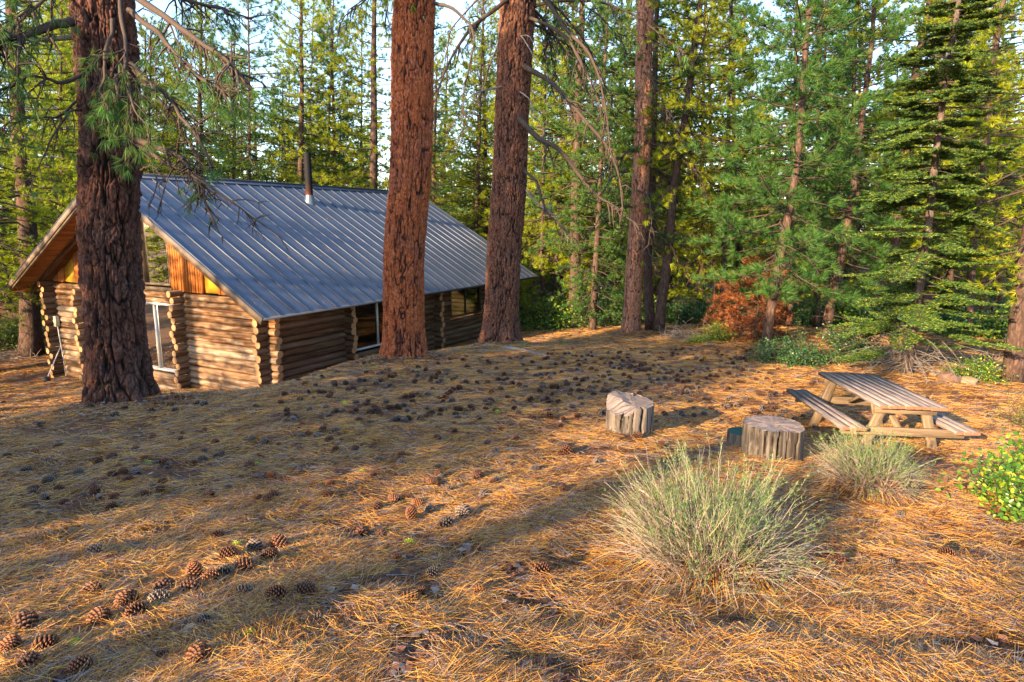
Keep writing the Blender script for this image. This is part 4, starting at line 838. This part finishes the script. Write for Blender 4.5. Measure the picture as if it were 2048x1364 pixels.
stump('tree_stump', 1266, 872, 92, 62, 'upright weathered stump with a notched slanting top left of the picnic table', 3,
      lambda x, y: .10 * np.clip((-.1 - x) / .4, 0, 1) - .05 * np.clip(x - .2, 0, 1) + .07 * np.clip(y, -1, 1) - .30 * np.clip((-x * .8 - y * .6 - .42) * 2.2, 0, 1),
      [(-1.15, .36, .07), (-2.1, .20, .03), (-2.6, .10, .02), (-.5, .14, .03), (-1.6, .10, .018), (-1.8, .06, .012), (-2.35, .07, .015), (1.2, .3, .06)])
st2, sb2, sr2, sH2 = stump('tree_stump', 1564, 928, 116, 70, 'wide low cracked stump with a needle strewn top in front of the picnic table', 6,
      lambda x, y: .03 * vn(x * 2, y * 2, s=4) - .02 * x, [(-1.75, .24, .035), (-1.42, .12, .02), (-2.2, .12, .025), (-1.05, .22, .035), (-.65, .12, .02), (-.3, .14, .03), (.8, .1, .03), (2.2, .1, .03), (-2.7, .18, .03), (-1.95, .08, .015), (-2.45, .1, .02)])
# low round block with a green painted rim, half hidden by the wide stump
stump('wood_round', 1502, 918, 62, 36, 'low wood round with a green painted top half hidden behind the wide stump', 9, lambda x, y: 0 * x, [(-1.2, .05, .03)], 'wood round', ('stump_side', 'green_paint'))[0].location += Vector((.13, .50, -.09))

# ------------------------------------------------------------------ brush and shrubs
def rabbitbrush(label, px, py, rpx, hpx, seed, n=800, skew=(0, 0)):
    b, d = hit(px, py); Rr = rpx / FPX * d; H = hpx / FPX * d; b[2] = gz1(b[0], b[1]); g = np.random.default_rng(seed); t = empty('rabbitbrush', b, label, 'shrub')
    def stems(n, e0, e1, l0, l1, droop, wig, seg=8, azf=None):
        az = g.uniform(0, 2 * math.pi, n) if azf is None else azf(n); el = g.uniform(e0, e1, n); L_ = H * g.uniform(l0, l1, n); o = np.stack([np.cos(az), np.sin(az), 0 * az], -1)
        rt = g.integers(0, 9, n); P = [o * g.uniform(.0, .05, (n, 1)) + np.stack([np.cos(rt * .7) * .07, np.sin(rt * .7) * .06, 0 * az], -1)]; dd = o * np.cos(el)[:, None] + np.array([0, 0, 1.]) * np.sin(el)[:, None]; dd = nrm(dd + o * .5)
        for s in range(seg): dd = nrm(dd + g.normal(0, wig, (n, 3)) + np.array([0, 0, 1.]) * (.20 if s < 3 else 0) - np.array([0, 0, 1.]) * droop * (s > 2)); P.append(P[-1] + dd * (L_ / seg)[:, None])
        P = np.stack(P, 1); P[..., 2] = np.maximum(P[..., 2], .01 + .01 * g.random((n, 1))); return P
    mb = MB(); rr = lambda P, a=.0030, c=.0010: np.linspace(a, c, P.shape[1]) * g.uniform(.6, 1.4, (len(P), 1))
    U = stems(int(n * .25), .80, 1.5, .62, 1.05, .0, .11); tubes(mb, U, rr(U), 3, 0)
    lean = lambda m: g.normal(math.pi * 1.05, 1.0, m); G_ = stems(int(n * .42), .35, 1.15, .6, 1.0, .07, .13, azf=lean); tubes(mb, G_, rr(G_, .0026), 3, 0)
    G3 = stems(int(n * .36), .15, .9, .55, .95, .16, .16); tubes(mb, G3, rr(G3, .0026), 3, 0)
    al = np.concatenate([U, G_, G3]); m = n * 2; i_ = g.integers(0, len(al), m); j_ = g.integers(2, 7, m); q0 = al[i_, j_]; dd = nrm(al[i_, j_ + 1] - al[i_, j_]) + rsph(g, m) * .7; q2 = q0 + nrm(dd) * g.uniform(.04, .14, (m, 1)); tubes(mb, np.stack([q0, (q0 + q2) / 2 + rsph(g, m) * .012, q2], 1), np.array([.0016, .0013, .0008]) * np.ones((m, 1)), 3, 0)
    mb.build('dry_stems', 'brush_stem', t, smooth=False); mb = MB()
    m = int(n * 1.3); az2 = g.uniform(0, 2 * math.pi, m); q = g.uniform(.2, .72, m) * Rr; hh = g.uniform(.25, .6, m) * H * .75; o1 = np.stack([np.cos(az2), np.sin(az2)], -1); T = np.linspace(0, 1, 7)[None, :]
    xy = o1[:, None] * ((q[:, None] * T ** .8)[..., None] + .05) + np.cumsum(g.normal(0, .012, (m, 7, 2)), 1); zz = hh[:, None] * (1 - T) ** .75 * (.55 + .45 * np.sin(T * 3.1 + .5)) + .012
    tubes(mb, np.concatenate([xy, zz[..., None]], -1), np.linspace(.0020, .0009, 7) * np.ones((m, 1)), 3, 0); mb.build('dry_skirt', 'litter', t, smooth=False); mb = MB()
    Q = np.concatenate([U, G_[::7], G3[::5]]); C, D = [], []
    for s in np.linspace(5.0, 8.0, 12): i0 = min(7, int(s)); f = s - i0; C.append(Q[:, i0] * (1 - f) + Q[:, i0 + 1] * f); D.append(nrm(Q[:, i0 + 1] - Q[:, i0]))
    C, D = np.concatenate(C), np.concatenate(D); kp = g.random(len(C)) < .75; needles(mb, C[kp], D[kp], 3, .028, .0034, .55, g, 0, seg=1)
    m = len(Q) * 3; i_ = g.integers(0, len(Q), m); j_ = g.integers(4, 8, m); q0 = Q[i_, j_]; q1 = q0 + nrm(rsph(g, m) * .5 + [0, 0, 1]) * g.uniform(.03, .11, (m, 1)); cc = np.concatenate([q0 * (1 - f) + q1 * f for f in (.3, .6, 1)]); needles(mb, cc, np.tile(nrm(q1 - q0), (3, 1)), 3, .024, .0034, .6, g, 0)
    mb.build('green_shoots', 'brush_green', t, smooth=False); return t
rabbitbrush('large rabbitbrush with grey dry stems and green tips in the right foreground', 1418, 1168, 222, 285, 41, 1050)
rabbitbrush('smaller rabbitbrush with green tips in front of the picnic table', 1738, 990, 132, 140, 42, 640)
def leafy(label, p, rx, h, seed, leafm='leaf', n=1600, size=.03, stems=24, name='leafy_shrub', group=None, shape=.6, aspect=.62, rz=1.0, cl=7, cat='shrub'):
    g = np.random.default_rng(seed); b = np.array(p); b[2] = gz1(b[0], b[1]); t = empty(name, b, label, cat, group); mb = MB(); A_, B_, E = [], [], []
    for q in range(stems):
        P = branch_path([g.normal(0, rx * .12), g.normal(0, rx * .12), 0], g.uniform(0, 6.28), g.uniform(.25, 1.45), 1, .3, 7, g, .45); P = P * np.array([rx, rx * rz, h]) * g.uniform(.7, 1.05); P[:, 2] = np.maximum(P[:, 2], .01)
        A_.append(P); B_.append(np.linspace(.010, .003, 7) * (rx + .2))
        for w in range(5): i0 = g.integers(2, 7); e = branch_path(P[i0], g.uniform(0, 6.28), g.uniform(-.2, 1), .38, .1, 7, g, .5); e = P[i0] + (e - P[i0]) * np.array([rx, rx * rz, h]); e[:, 2] = np.maximum(e[:, 2], .01); A_.append(e); B_.append(np.linspace(.005, .002, 7) * (rx + .2)); E += [e[-1], e[4], e[5]]
        E += [P[-1], P[5]]
    tubes(mb, np.array(A_), np.array(B_), 4, 0); mb.build('stems', 'twig', t); E = np.array(E); C = E[g.integers(0, len(E), n)] + rsph(g, n) * (g.random((n, 1)) ** .5) * size * cl * .5; C[:, 2] = np.maximum(C[:, 2], .01)
    nrml = nrm(rsph(g, n) * .8 + [0, -.15, .75]); d = nrm(np.cross(nrml, rsph(g, n))); s_ = np.cross(nrml, d); L_ = size * g.uniform(.7, 1.25, (n, 1)); w = L_ * aspect * .5; fold = nrml * L_ * .08
    V = np.stack([C, C + d * L_ * .35 + s_ * w * .9 + fold, C + d * L_ * .75 + s_ * w * .85 + fold, C + d * L_, C + d * L_ * .75 - s_ * w * .85 + fold, C + d * L_ * .35 - s_ * w * .9 + fold], 1)
    i = np.arange(n)[:, None] * 6; mb = MB(); mb.addx(V, [(i + np.array([0, 1, 2, 3]), 0, None), (i + np.array([0, 3, 4, 5]), 0, None)]); mb.build('foliage', leafm, t, smooth=False); return t
def lp(px, py, d=None):
    if d is None: return hit(px, py)[0]
    return at(px, py, d)
leafy('round leaved green and yellow manzanita bush at the right edge', lp(2040, 1010), .42, .55, 51, n=2700, size=.044, stems=34)
leafy('small bright leaved manzanita sprig at the lower right edge below the bush', lp(2045, 1045), .17, .16, 52, n=260, size=.044, stems=9)
leafy('wispy yellow green shrub at the right edge above the manzanita', lp(2052, 862), .42, .62, 53, 'leaf_gold', n=1600, size=.022, stems=30, aspect=.3)
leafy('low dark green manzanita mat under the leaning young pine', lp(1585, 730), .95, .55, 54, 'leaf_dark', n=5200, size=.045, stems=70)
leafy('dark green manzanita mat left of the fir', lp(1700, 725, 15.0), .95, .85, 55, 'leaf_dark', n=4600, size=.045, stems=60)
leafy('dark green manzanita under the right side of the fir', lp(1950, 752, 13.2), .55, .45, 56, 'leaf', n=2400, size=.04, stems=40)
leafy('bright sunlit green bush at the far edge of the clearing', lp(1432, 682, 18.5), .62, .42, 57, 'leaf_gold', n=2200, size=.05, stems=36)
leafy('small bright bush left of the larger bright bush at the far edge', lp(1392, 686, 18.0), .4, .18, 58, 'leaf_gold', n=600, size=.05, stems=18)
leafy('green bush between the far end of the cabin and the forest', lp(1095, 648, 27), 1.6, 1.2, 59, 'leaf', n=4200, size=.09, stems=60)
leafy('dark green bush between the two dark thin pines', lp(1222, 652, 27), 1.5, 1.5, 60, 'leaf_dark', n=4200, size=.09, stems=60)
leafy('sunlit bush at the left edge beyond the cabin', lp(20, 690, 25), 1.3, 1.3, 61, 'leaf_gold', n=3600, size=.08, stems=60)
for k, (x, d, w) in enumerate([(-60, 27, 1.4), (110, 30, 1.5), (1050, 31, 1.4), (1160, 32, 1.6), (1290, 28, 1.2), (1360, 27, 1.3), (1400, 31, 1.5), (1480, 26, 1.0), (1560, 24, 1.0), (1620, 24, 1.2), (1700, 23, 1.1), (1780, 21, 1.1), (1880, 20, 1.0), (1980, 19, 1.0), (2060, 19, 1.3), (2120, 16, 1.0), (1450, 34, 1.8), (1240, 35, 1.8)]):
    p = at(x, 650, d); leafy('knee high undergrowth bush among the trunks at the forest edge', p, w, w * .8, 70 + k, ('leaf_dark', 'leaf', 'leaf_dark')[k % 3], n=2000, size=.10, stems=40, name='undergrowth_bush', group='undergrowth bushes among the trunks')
# dead orange sapling
def deadpine(px, py, d, h, label, seed):
    b = at(px, py, d); b[2] = gz1(b[0], b[1]); t = empty('dead_sapling', b, label, 'dead tree'); simple_trunk([[0, 0, 0], [.1, 0, h]], .05, .01, seed=seed).build('trunk', 'bark_pine', t)
    crown(h, .1, 1.0, 60, seed, k=16, ln=.16, wd=.016, twigs=10, tl=.4, dead0=.1, droop=.5, el0=-.2).build('crown', ['twig', 'needle_dead'], t, smooth=False)
deadpine(1512, 690, 18.0, 2.15, 'dead sapling with rusty orange needles at the forest edge', 90); deadpine(1470, 682, 21, 1.6, 'small dead sapling with orange needles left of the larger orange one', 91)
# a tangle of grey dead sticks behind the bright bush
def sticks(label, p, n, r, h, seed, m='twig_grey'):
    g = np.random.default_rng(seed); b = np.array(p); b[2] = gz1(b[0], b[1]); P = np.stack([branch_path([g.normal(0, r * .5), g.normal(0, r * .3), .02], g.uniform(0, 6.28), g.uniform(0, .9), g.uniform(.4, 1.2) * h, .6, 8, g, .4) for _ in range(n)]); P[..., 2] = np.maximum(P[..., 2], .01)
    mb = MB(); tubes(mb, P, np.linspace(.009, .003, 8) * np.ones((n, 1)), 4, 0); o = mb.build('brush_pile', m); o.location = b; return tag(o, label, 'brush pile')
sticks('tangle of grey dead sticks left of the bright bush at the far edge', at(1375, 668, 20), 90, .9, .9, 3); sticks('bleached dead sticks among the trees at the right edge', at(1985, 752, 14.5), 60, .4, .9, 4); sticks('grey dead sticks at the left edge beyond the cabin', at(15, 705, 22.5), 90, 1.0, .6, 5)

# ------------------------------------------------------------------ fallen wood and stones
def fallen(label, pts_, r, m='twig_grey', name='fallen_branch', cat='branch'):
    P = np.array([hit(x, y)[0] for x, y in pts_]); s = np.linspace(0, 1, len(P)); t = np.linspace(0, 1, 18); Q = np.stack([np.interp(t, s, P[:, i]) for i in range(3)], -1); Q[:, 2] = gz(Q[:, 0], Q[:, 1]) + r * .7
    Q[:, 0] += .02 * vn(t * 7, t * 0 + r * 99); mb = MB(); c = Q[0].copy(); tube(mb, Q - c, np.linspace(r, r * .4, 18), 8, 0, 0, wob=.12); o = mb.build(name, m); o.location = c; return tag(o, label, cat)
fallen('long bleached fallen branch lying in front of the big brown pine', [(1008, 699), (1050, 704), (1075, 712), (1104, 718)], .05)
fallen('short bleached stick left of the big brown pine foot', [(962, 705), (980, 700)], .04); fallen('thin straight stick lying right of the picnic table', [(1955, 788), (2025, 792)], .014)
fallen('short pale stick lying on the shaded needles below the red pine', [(800, 782), (826, 780)], .018); fallen('pale stick lying on the needles at the left', [(150, 917), (182, 903)], .010)
fallen('thin twig left of the wide stump', [(1415, 855), (1450, 872)], .009); fallen('dark stick lying across the cone strewn ground behind the stump', [(1450, 778), (1500, 780)], .02, 'twig')
def rock(label, px, py, rpx, hr, m, seed, sink=.35, asp=.7):
    b, d = hit(px, py); r = rpx / FPX * d; g = np.random.default_rng(seed); u, v = np.meshgrid(np.arange(28) / 28 * 2 * math.pi, np.linspace(0, math.pi, 16)); D = np.stack([np.sin(v) * np.cos(u), np.sin(v) * np.sin(u), np.cos(v)], -1)
    k = 1 + .28 * vn(D[..., 0] * 1.3 + seed, D[..., 1] * 1.3, D[..., 2] * 1.3) + .1 * vn(D[..., 0] * 3.5, D[..., 1] * 3.5 + seed, D[..., 2] * 3.5)
    V = D * k[..., None] * r * np.array([1, asp, hr]); V = np.sign(V) * np.abs(V) ** 1.0; F = np.array([[i * 28 + j, (i + 1) * 28 + j, (i + 1) * 28 + (j + 1) % 28, i * 28 + (j + 1) % 28] for i in range(15) for j in range(28)])
    mb = MB(); mb.add(V, F); o = mb.build('rock', m, sharp=40); o.location = b + np.array([0, 0, r * hr * (1 - sink * 2)]); o.rotation_euler = (0, 0, g.uniform(-.6, .6)); return tag(o, label, 'rock')
for a_ in [('reddish brown boulder at the foot of the fir', 1893, 762, 24, .6, 'stone_brown', 1), ('tan rounded boulder right of the reddish one below the fir', 1937, 768, 19, .65, 'rock_tan', 2), ('small tan rock left of the reddish boulder', 1868, 752, 12, .6, 'rock_tan', 9),
           ('largest blue grey rock half buried at the lower right', 1871, 1243, 19, .5, 'rock_grey', 3), ('narrow grey rock just right of and below the largest grey rock', 1898, 1263, 13, .4, 'rock_grey', 4), ('pebble sized grey rock left of the largest grey rock', 1845, 1244, 6, .6, 'rock_grey', 5),
           ('pale tan rock half buried above the grey rocks', 1988, 1176, 17, .4, 'rock_tan', 6), ('flat grey rock upper left of the largest grey rock', 1838, 1222, 12, .35, 'rock_grey', 7), ('pale flat rock beside the flat tan one at the lower right', 1878, 1186, 17, .3, 'rock_grey', 8),
           ('pale stone at the bottom edge on the right', 1955, 1335, 12, .8, 'rock_grey', 10), ('rusty tan stone at the bottom right corner', 1990, 1358, 18, .5, 'stone_brown', 11), ('small pale stone left of the manzanita foot', 1917, 1003, 8, .5, 'rock_grey', 12),
           ('flat pale stone near the right edge below the manzanita', 2035, 1075, 11, .4, 'rock_tan', 13), ('flat pale stone left of the one near the right edge', 1998, 1073, 9, .4, 'rock_grey', 14), ('small grey stone on the left of the lowest grey rocks', 1872, 1288, 10, .4, 'rock_grey', 15)]: rock(*a_)

# ------------------------------------------------------------------ pine cones
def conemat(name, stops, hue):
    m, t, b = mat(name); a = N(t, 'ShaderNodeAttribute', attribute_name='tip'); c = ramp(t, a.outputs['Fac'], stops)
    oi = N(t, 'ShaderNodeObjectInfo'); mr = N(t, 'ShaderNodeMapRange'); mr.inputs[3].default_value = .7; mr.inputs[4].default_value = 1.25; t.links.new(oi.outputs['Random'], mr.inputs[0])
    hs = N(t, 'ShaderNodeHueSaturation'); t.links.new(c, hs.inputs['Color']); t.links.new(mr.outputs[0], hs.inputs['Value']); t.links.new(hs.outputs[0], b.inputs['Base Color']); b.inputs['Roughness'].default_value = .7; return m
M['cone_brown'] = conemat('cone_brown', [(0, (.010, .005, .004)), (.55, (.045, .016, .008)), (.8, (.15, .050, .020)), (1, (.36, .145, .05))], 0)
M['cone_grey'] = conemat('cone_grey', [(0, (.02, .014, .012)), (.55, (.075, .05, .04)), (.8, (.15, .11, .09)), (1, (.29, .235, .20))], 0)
def cone_mb(n, seed, opn=.5, fat=1.0, lo=False):
    g = np.random.default_rng(seed); V, F, TP_ = [], [], []; Hc = .082
    for i in range(n):
        f = (i + .5) / n; az = i * 2.39996; z = Hc * (.04 + .92 * f); R_ = .036 * fat * (math.sin(math.pi * min(1, (f * .86 + .16))) ** .6) * g.uniform(.93, 1.07)
        up = .35 + .9 * f - opn * .5; o = np.array([math.cos(az), math.sin(az), 0]); s_ = np.array([-o[1], o[0], 0]); w = .0105 * (1 - .45 * f) * (1.25 if lo else 1)
        ri = R_ * .25; c0 = o * ri + [0, 0, z - .004]; d = nrm((o + [0, 0, up])[None])[0]; l = (R_ - ri) * 1.05; u = np.cross(d, s_); u = u * (1 if u[2] > 0 else -1)
        tp = c0 + d * l; k = len(V); th = .0022
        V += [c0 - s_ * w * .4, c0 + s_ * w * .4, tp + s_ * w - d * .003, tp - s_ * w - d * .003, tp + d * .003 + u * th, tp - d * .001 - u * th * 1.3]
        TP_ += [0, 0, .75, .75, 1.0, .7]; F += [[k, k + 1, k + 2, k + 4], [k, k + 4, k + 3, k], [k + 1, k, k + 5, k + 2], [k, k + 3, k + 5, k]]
        F += [[k + 3, k + 4, k + 5, k + 3], [k + 4, k + 2, k + 5, k + 4]]
    F3 = [[a, b_, c] for a, b_, c, d in F if a == d]; F4 = [q for q in F if q[0] != q[3]]
    mb = MB(); mb.addx(np.array(V), [(np.array(F3), 0, None), (np.array(F4), 0, None)])
    core = MB(); tube(core, [[0, 0, 0], [0, 0, .02], [0, 0, .05], [0, 0, .078]], [.012, .016, .013, .003], 8); mb.merge(core); return mb, TP_ + [0.] * 32
CM = {}
for nm, sd_, n_, op, ft, mt in (('b0', 1, 100, .2, .95, 'cone_brown'), ('b1', 2, 90, .7, 1.1, 'cone_brown'), ('b2', 3, 84, 1.0, 1.15, 'cone_brown'), ('g0', 4, 84, .8, 1.1, 'cone_grey'), ('g1', 5, 70, 1.1, 1.15, 'cone_grey')):
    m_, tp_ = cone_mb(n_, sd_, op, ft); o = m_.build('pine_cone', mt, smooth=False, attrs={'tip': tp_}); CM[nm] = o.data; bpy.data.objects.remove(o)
def put_cone(px, py, size, kind, label, group, g, upright=False):
    b, d = hit(px, py); s = (size / FPX * d / .082 * 1.02) if size else g.uniform(.6, 1.2)
    o = bpy.data.objects.new('pine_cone', CM[kind]); COL.objects.link(o); s = min(s, 1.6)
    tilt = g.uniform(1.15, 1.75) if not upright else .15; az = g.uniform(0, 6.28)
    Rm = Matrix.Rotation(az, 3, 'Z') @ Matrix.Rotation(tilt, 3, 'X') @ Matrix.Rotation(g.uniform(0, 6), 3, 'Z'); o.rotation_euler = Rm.to_euler(); o.scale = (s,) * 3
    ctr = Rm @ Vector((0, 0, .041 * s)); b = b.copy(); b[2] = gz1(b[0], b[1]); o.location = Vector(b) + Vector((0, 0, (.026 if not upright else .03) * s)) - ctr * (1 if not upright else .5) + Vector((0, 0, (g.uniform(.0, .010) if size else g.uniform(-.016, .008))))
    tag(o, label, 'pine cone', group); return o
gr = random.Random(3)
FG = [(55, 1265, 46, 'b1', 'sunlit brown cone at the left edge above two darker cones'), (22, 1311, 46, 'b0', 'dark brown cone cut by the left edge below the sunlit one'), (98, 1313, 52, 'b0', 'brown cone right of the one at the left edge near the bottom'),
      (63, 1342, 40, 'b2', 'dark cone between the left edge cones and the bottom edge'), (161, 1353, 44, 'b0', 'brown cone touching the bottom edge at the left'), (200, 1254, 44, 'b1', 'brown cone left of and below the long sunlit cone'),
      (255, 1222, 54, 'b0', 'long sunlit cone lying against a darker one in the left foreground'), (272, 1246, 40, 'b2', 'reddish cone tucked below the long sunlit cone'), (318, 1218, 40, 'g0', 'whitish tipped cone right of the long sunlit cone'),
      (185, 1196, 38, 'b1', 'round golden cone seen end on at the left of the sunlit strip'), (333, 1188, 40, 'b1', 'round cone at the left end of the heap of cones'), (386, 1190, 50, 'b0', 'largest cone of the heap in the left foreground'),
      (392, 1172, 40, 'b0', 'cone resting on top of the largest cone of the heap'), (420, 1174, 40, 'b0', 'dark cone at the right end of the heap'), (444, 1160, 34, 'g0', 'greyish cone just beyond the right end of the heap'),
      (490, 1151, 36, 'b1', 'round sunlit cone between the heap and the upper pair'), (460, 1121, 36, 'b0', 'brown cone upper left of the round sunlit cone'), (510, 1108, 32, 'g0', 'pale grey cone in the sunlit strip between brown ones'),
      (541, 1123, 34, 'b0', 'brown cone below the upright pair at the right end of the strip'), (558, 1101, 36, 'b1', 'dark spiky cone at the upper right end of the sunlit strip'), (550, 1204, 44, 'b0', 'brown cone lying alone right of the heap'),
      (615, 1192, 38, 'b0', 'brown cone furthest right of the foreground row'), (491, 1198, 34, 'g0', 'ash grey cone between the heap and the lone brown cone'), (400, 1338, 52, 'b1', 'large brown cone lying alone near the bottom edge'),
      (405, 1253, 26, 'g1', 'small whitish cone above the large lone cone'), (788, 1009, 26, 'b0', 'brown cone left of the sunlit pair in the middle of the clearing'), (824, 1044, 30, 'b0', 'cone standing upright in the middle of the clearing'),
      (835, 1017, 24, 'b0', 'sunlit cone just above the upright one'), (726, 1076, 28, 'b2', 'open golden cone lower left of the upright one'), (762, 1074, 20, 'b1', 'small round cone right of the open golden one'), (928, 1040, 34, 'g0', 'grey open cone at the right end of the middle cluster'),
      (895, 1058, 28, 'g1', 'grey cone below the right end of the middle cluster'), (861, 1031, 22, 'g0', 'small grey cone in the middle cluster'), (956, 960, 28, 'b0', 'brown cone on the edge of the shadow in the middle of the clearing'),
      (1133, 909, 24, 'b2', 'bright orange sunlit cone left of the notched stump shadow'), (1681, 1133, 36, 'b0', 'dark red brown cone lying alone between the brushes and the grey rocks'), (1889, 1122, 28, 'b2', 'flattened dark cone sunk in the needles at the right'), (1276, 880, 20, 'b2', 'small cone leaning on the foot of the notched stump')]
for x, y, s_, k, lab in FG: put_cone(x, y, s_, k, lab, None, gr, upright='upright in' in lab or 'resting on top' in lab)
MIDC = [(327,971,'b1'),(307,980,'g0'),(294,1000,'b2'),(316,1002,'g0'),(349,1002,'g1'),(414,1013,'b1'),(405,996,'g0'),(515,1008,'b0'),(534,1010,'b1'),(131,1008,'b2'),(118,984,'b1'),(222,1022,'b2'),(79,1034,'b2'),(48,1052,'b0'),(13,1058,'b0'),(92,1104,'b2'),
        (187,1115,'g0'),(436,1080,'b1'),(488,1074,'b1'),(347,1039,'g1'),(257,895,'b1'),(273,902,'b1'),(299,895,'b1'),(201,910,'b0'),(118,897,'b2'),(70,908,'b1'),(290,923,'b2'),(331,932,'b1'),(390,930,'b1'),(430,891,'b1'),(473,936,'b0'),(517,915,'b1'),
        (586,925,'b0'),(360,884,'b2'),(528,888,'g0'),(660,884,'b1'),(626,947,'g0'),(588,945,'b1'),(899,939,'g0'),(804,958,'b2'),(1100,886,'b1'),(1193,930,'g0'),(1240,919,'g1'),(1085,941,'g0'),(653,886,'b1'),(695,917,'b2'),(1016,895,'g0'),(1016,936,'b2'),(863,1156,'g1'),(1087,1150,'b2'),(735,840,'b1'),(1001,864,'b2')]
KB = {'b': 'brown', 'g': 'grey'}
def zone(x, y, k):
    w = 'in the middle of the clearing' if x < 1000 else 'around the stumps and table'
    if y < 860: w = 'on the slope below the big pines' if x < 1150 else 'beyond the stumps and picnic table'
    return '%s pine cone on needles %s' % (KB[k[0]], w)
for x, y, k in MIDC: put_cone(x, y, None, k, zone(x, y, k), 'small pine cones strewn over the needles', gr)
allc = []
def cpts(n, fn):
    c = 0
    while c < n:
        x, y = fn()
        if (x - 800) ** 2 < 60 ** 2 and y < 735: continue
        if y < 800 and y < 792 - (x - 330) * .205 + 8 and x < 760: continue
        if y < 712 and x < 1060: continue
        allc.append((x, y)); c += 1
cpts(430, lambda: (gr.uniform(560, 1560), 700 + 150 * gr.random() ** 1.2)); cpts(130, lambda: (gr.uniform(1150, 1500), gr.uniform(700, 790)))
cpts(150, lambda: (gr.uniform(0, 1150), gr.uniform(800, 1010))); cpts(60, lambda: (gr.uniform(1300, 2000), gr.uniform(755, 900))); cpts(26, lambda: (gr.uniform(0, 1300), gr.uniform(1000, 1330))); cpts(10, lambda: (gr.uniform(1600, 2040), gr.uniform(900, 1150)))
allc.sort(key=lambda q: -q[1]); nind = 300 - len(FG) - len(MIDC)
for x, y in allc[:nind]:
    k = gr.choice(['b0', 'b1', 'b1', 'b2', 'g0', 'g0', 'g1']); put_cone(x, y, None, k, zone(x, y, k), 'small pine cones strewn over the needles', gr)
for kk, mt in (('b', 'cone_brown'), ('g', 'cone_grey')):
    mb = MB(); tps = []; base_, tp_ = cone_mb(36, 9, .8, 1.15, True)
    for i, (x, y) in enumerate(allc[nind:]):
        if (i % 5 < 3) != (kk == 'b'): continue
        p = hit(x, y)[0]; s = gr.uniform(.9, 1.3); az = gr.uniform(0, 6.28); V = np.vstack(base_.V) * s; Rm = np.array((Matrix.Rotation(az, 3, 'Z') @ Matrix.Rotation(gr.uniform(1.1, 1.8), 3, 'X')))
        V = V @ Rm.T; c_ = Rm @ np.array([0, 0, .041 * s]); V = V - c_ + [p[0], p[1], gz1(p[0], p[1]) + .03 * s]
        mb.addx(V, [(F, 0, None) for F, _, _ in base_.F]); tps += tp_
    tag(mb.build('distant_pine_cones', mt, smooth=False, attrs={'tip': tps}), label='mass of small far off %s pine cones strewn over the far part of the clearing' % KB[kk], cat='pine cones', kind='stuff')
# flecks of yellow lichen
for i, (x, y) in enumerate([(105, 1113), (381, 1037), (297, 931), (474, 1097), (285, 1147), (473, 1188), (607, 1311), (150, 1299), (514, 934), (725, 949), (500, 1280), (995, 827), (690, 809), (820, 1092)]):
    b, d = hit(x, y); g = np.random.default_rng(i); n = 60; mb = MB(); C = g.normal(0, .011, (n, 3)) * [1.4, 1, .5] + [0, 0, .03]; needles(mb, C, rsph(g, n), 3, .014, .007, .8, g, 0)
    o = mb.build('lichen_tuft', 'lichen', smooth=False); o.location = b; tag(o, 'small yellow green tuft of wolf lichen fallen on the brown needles', 'lichen', 'lichen tufts on the needles')
# small plants: a yellow flower stalk and dry grass blades on the bank by the cabin
def grass(label, px, py, n, h, seed, m='brush_green', name='grass_tuft', w=.05):
    b, d = hit(px, py); g = np.random.default_rng(seed); mb = MB(); C = g.normal(0, w, (n, 3)) * [1, 1, 0]; needles(mb, C, np.tile([0, 0, 1.], (n, 1)), 1, h, .006 + h * .02, .45, g, 0, droop=.2, seg=2); o = mb.build(name, m, smooth=False); o.location = b; tag(o, label, 'plant')
grass('small green flower stalk right of the big brown pine', 1124, 690, 22, .28, 1); grass('tuft of green grass at the right foot of the big brown pine', 1047, 697, 18, .22, 2)
mb = MB(); g = np.random.default_rng(5); C = []
for q in range(900): x = g.uniform(330, 1000); y = 789 - (x - 330) * .185 + g.uniform(0, 7); C.append(hit(x, y)[0])
needles(mb, np.array(C), np.tile([0, 0, 1.], (len(C), 1)), 1, .15, .006, .7, g, 0, droop=.3, seg=2)
tag(mb.build('dry_grass', 'litter', smooth=False), label='fringe of dry sunlit grass along the top of the bank by the cabin', cat='dry grass', kind='stuff')
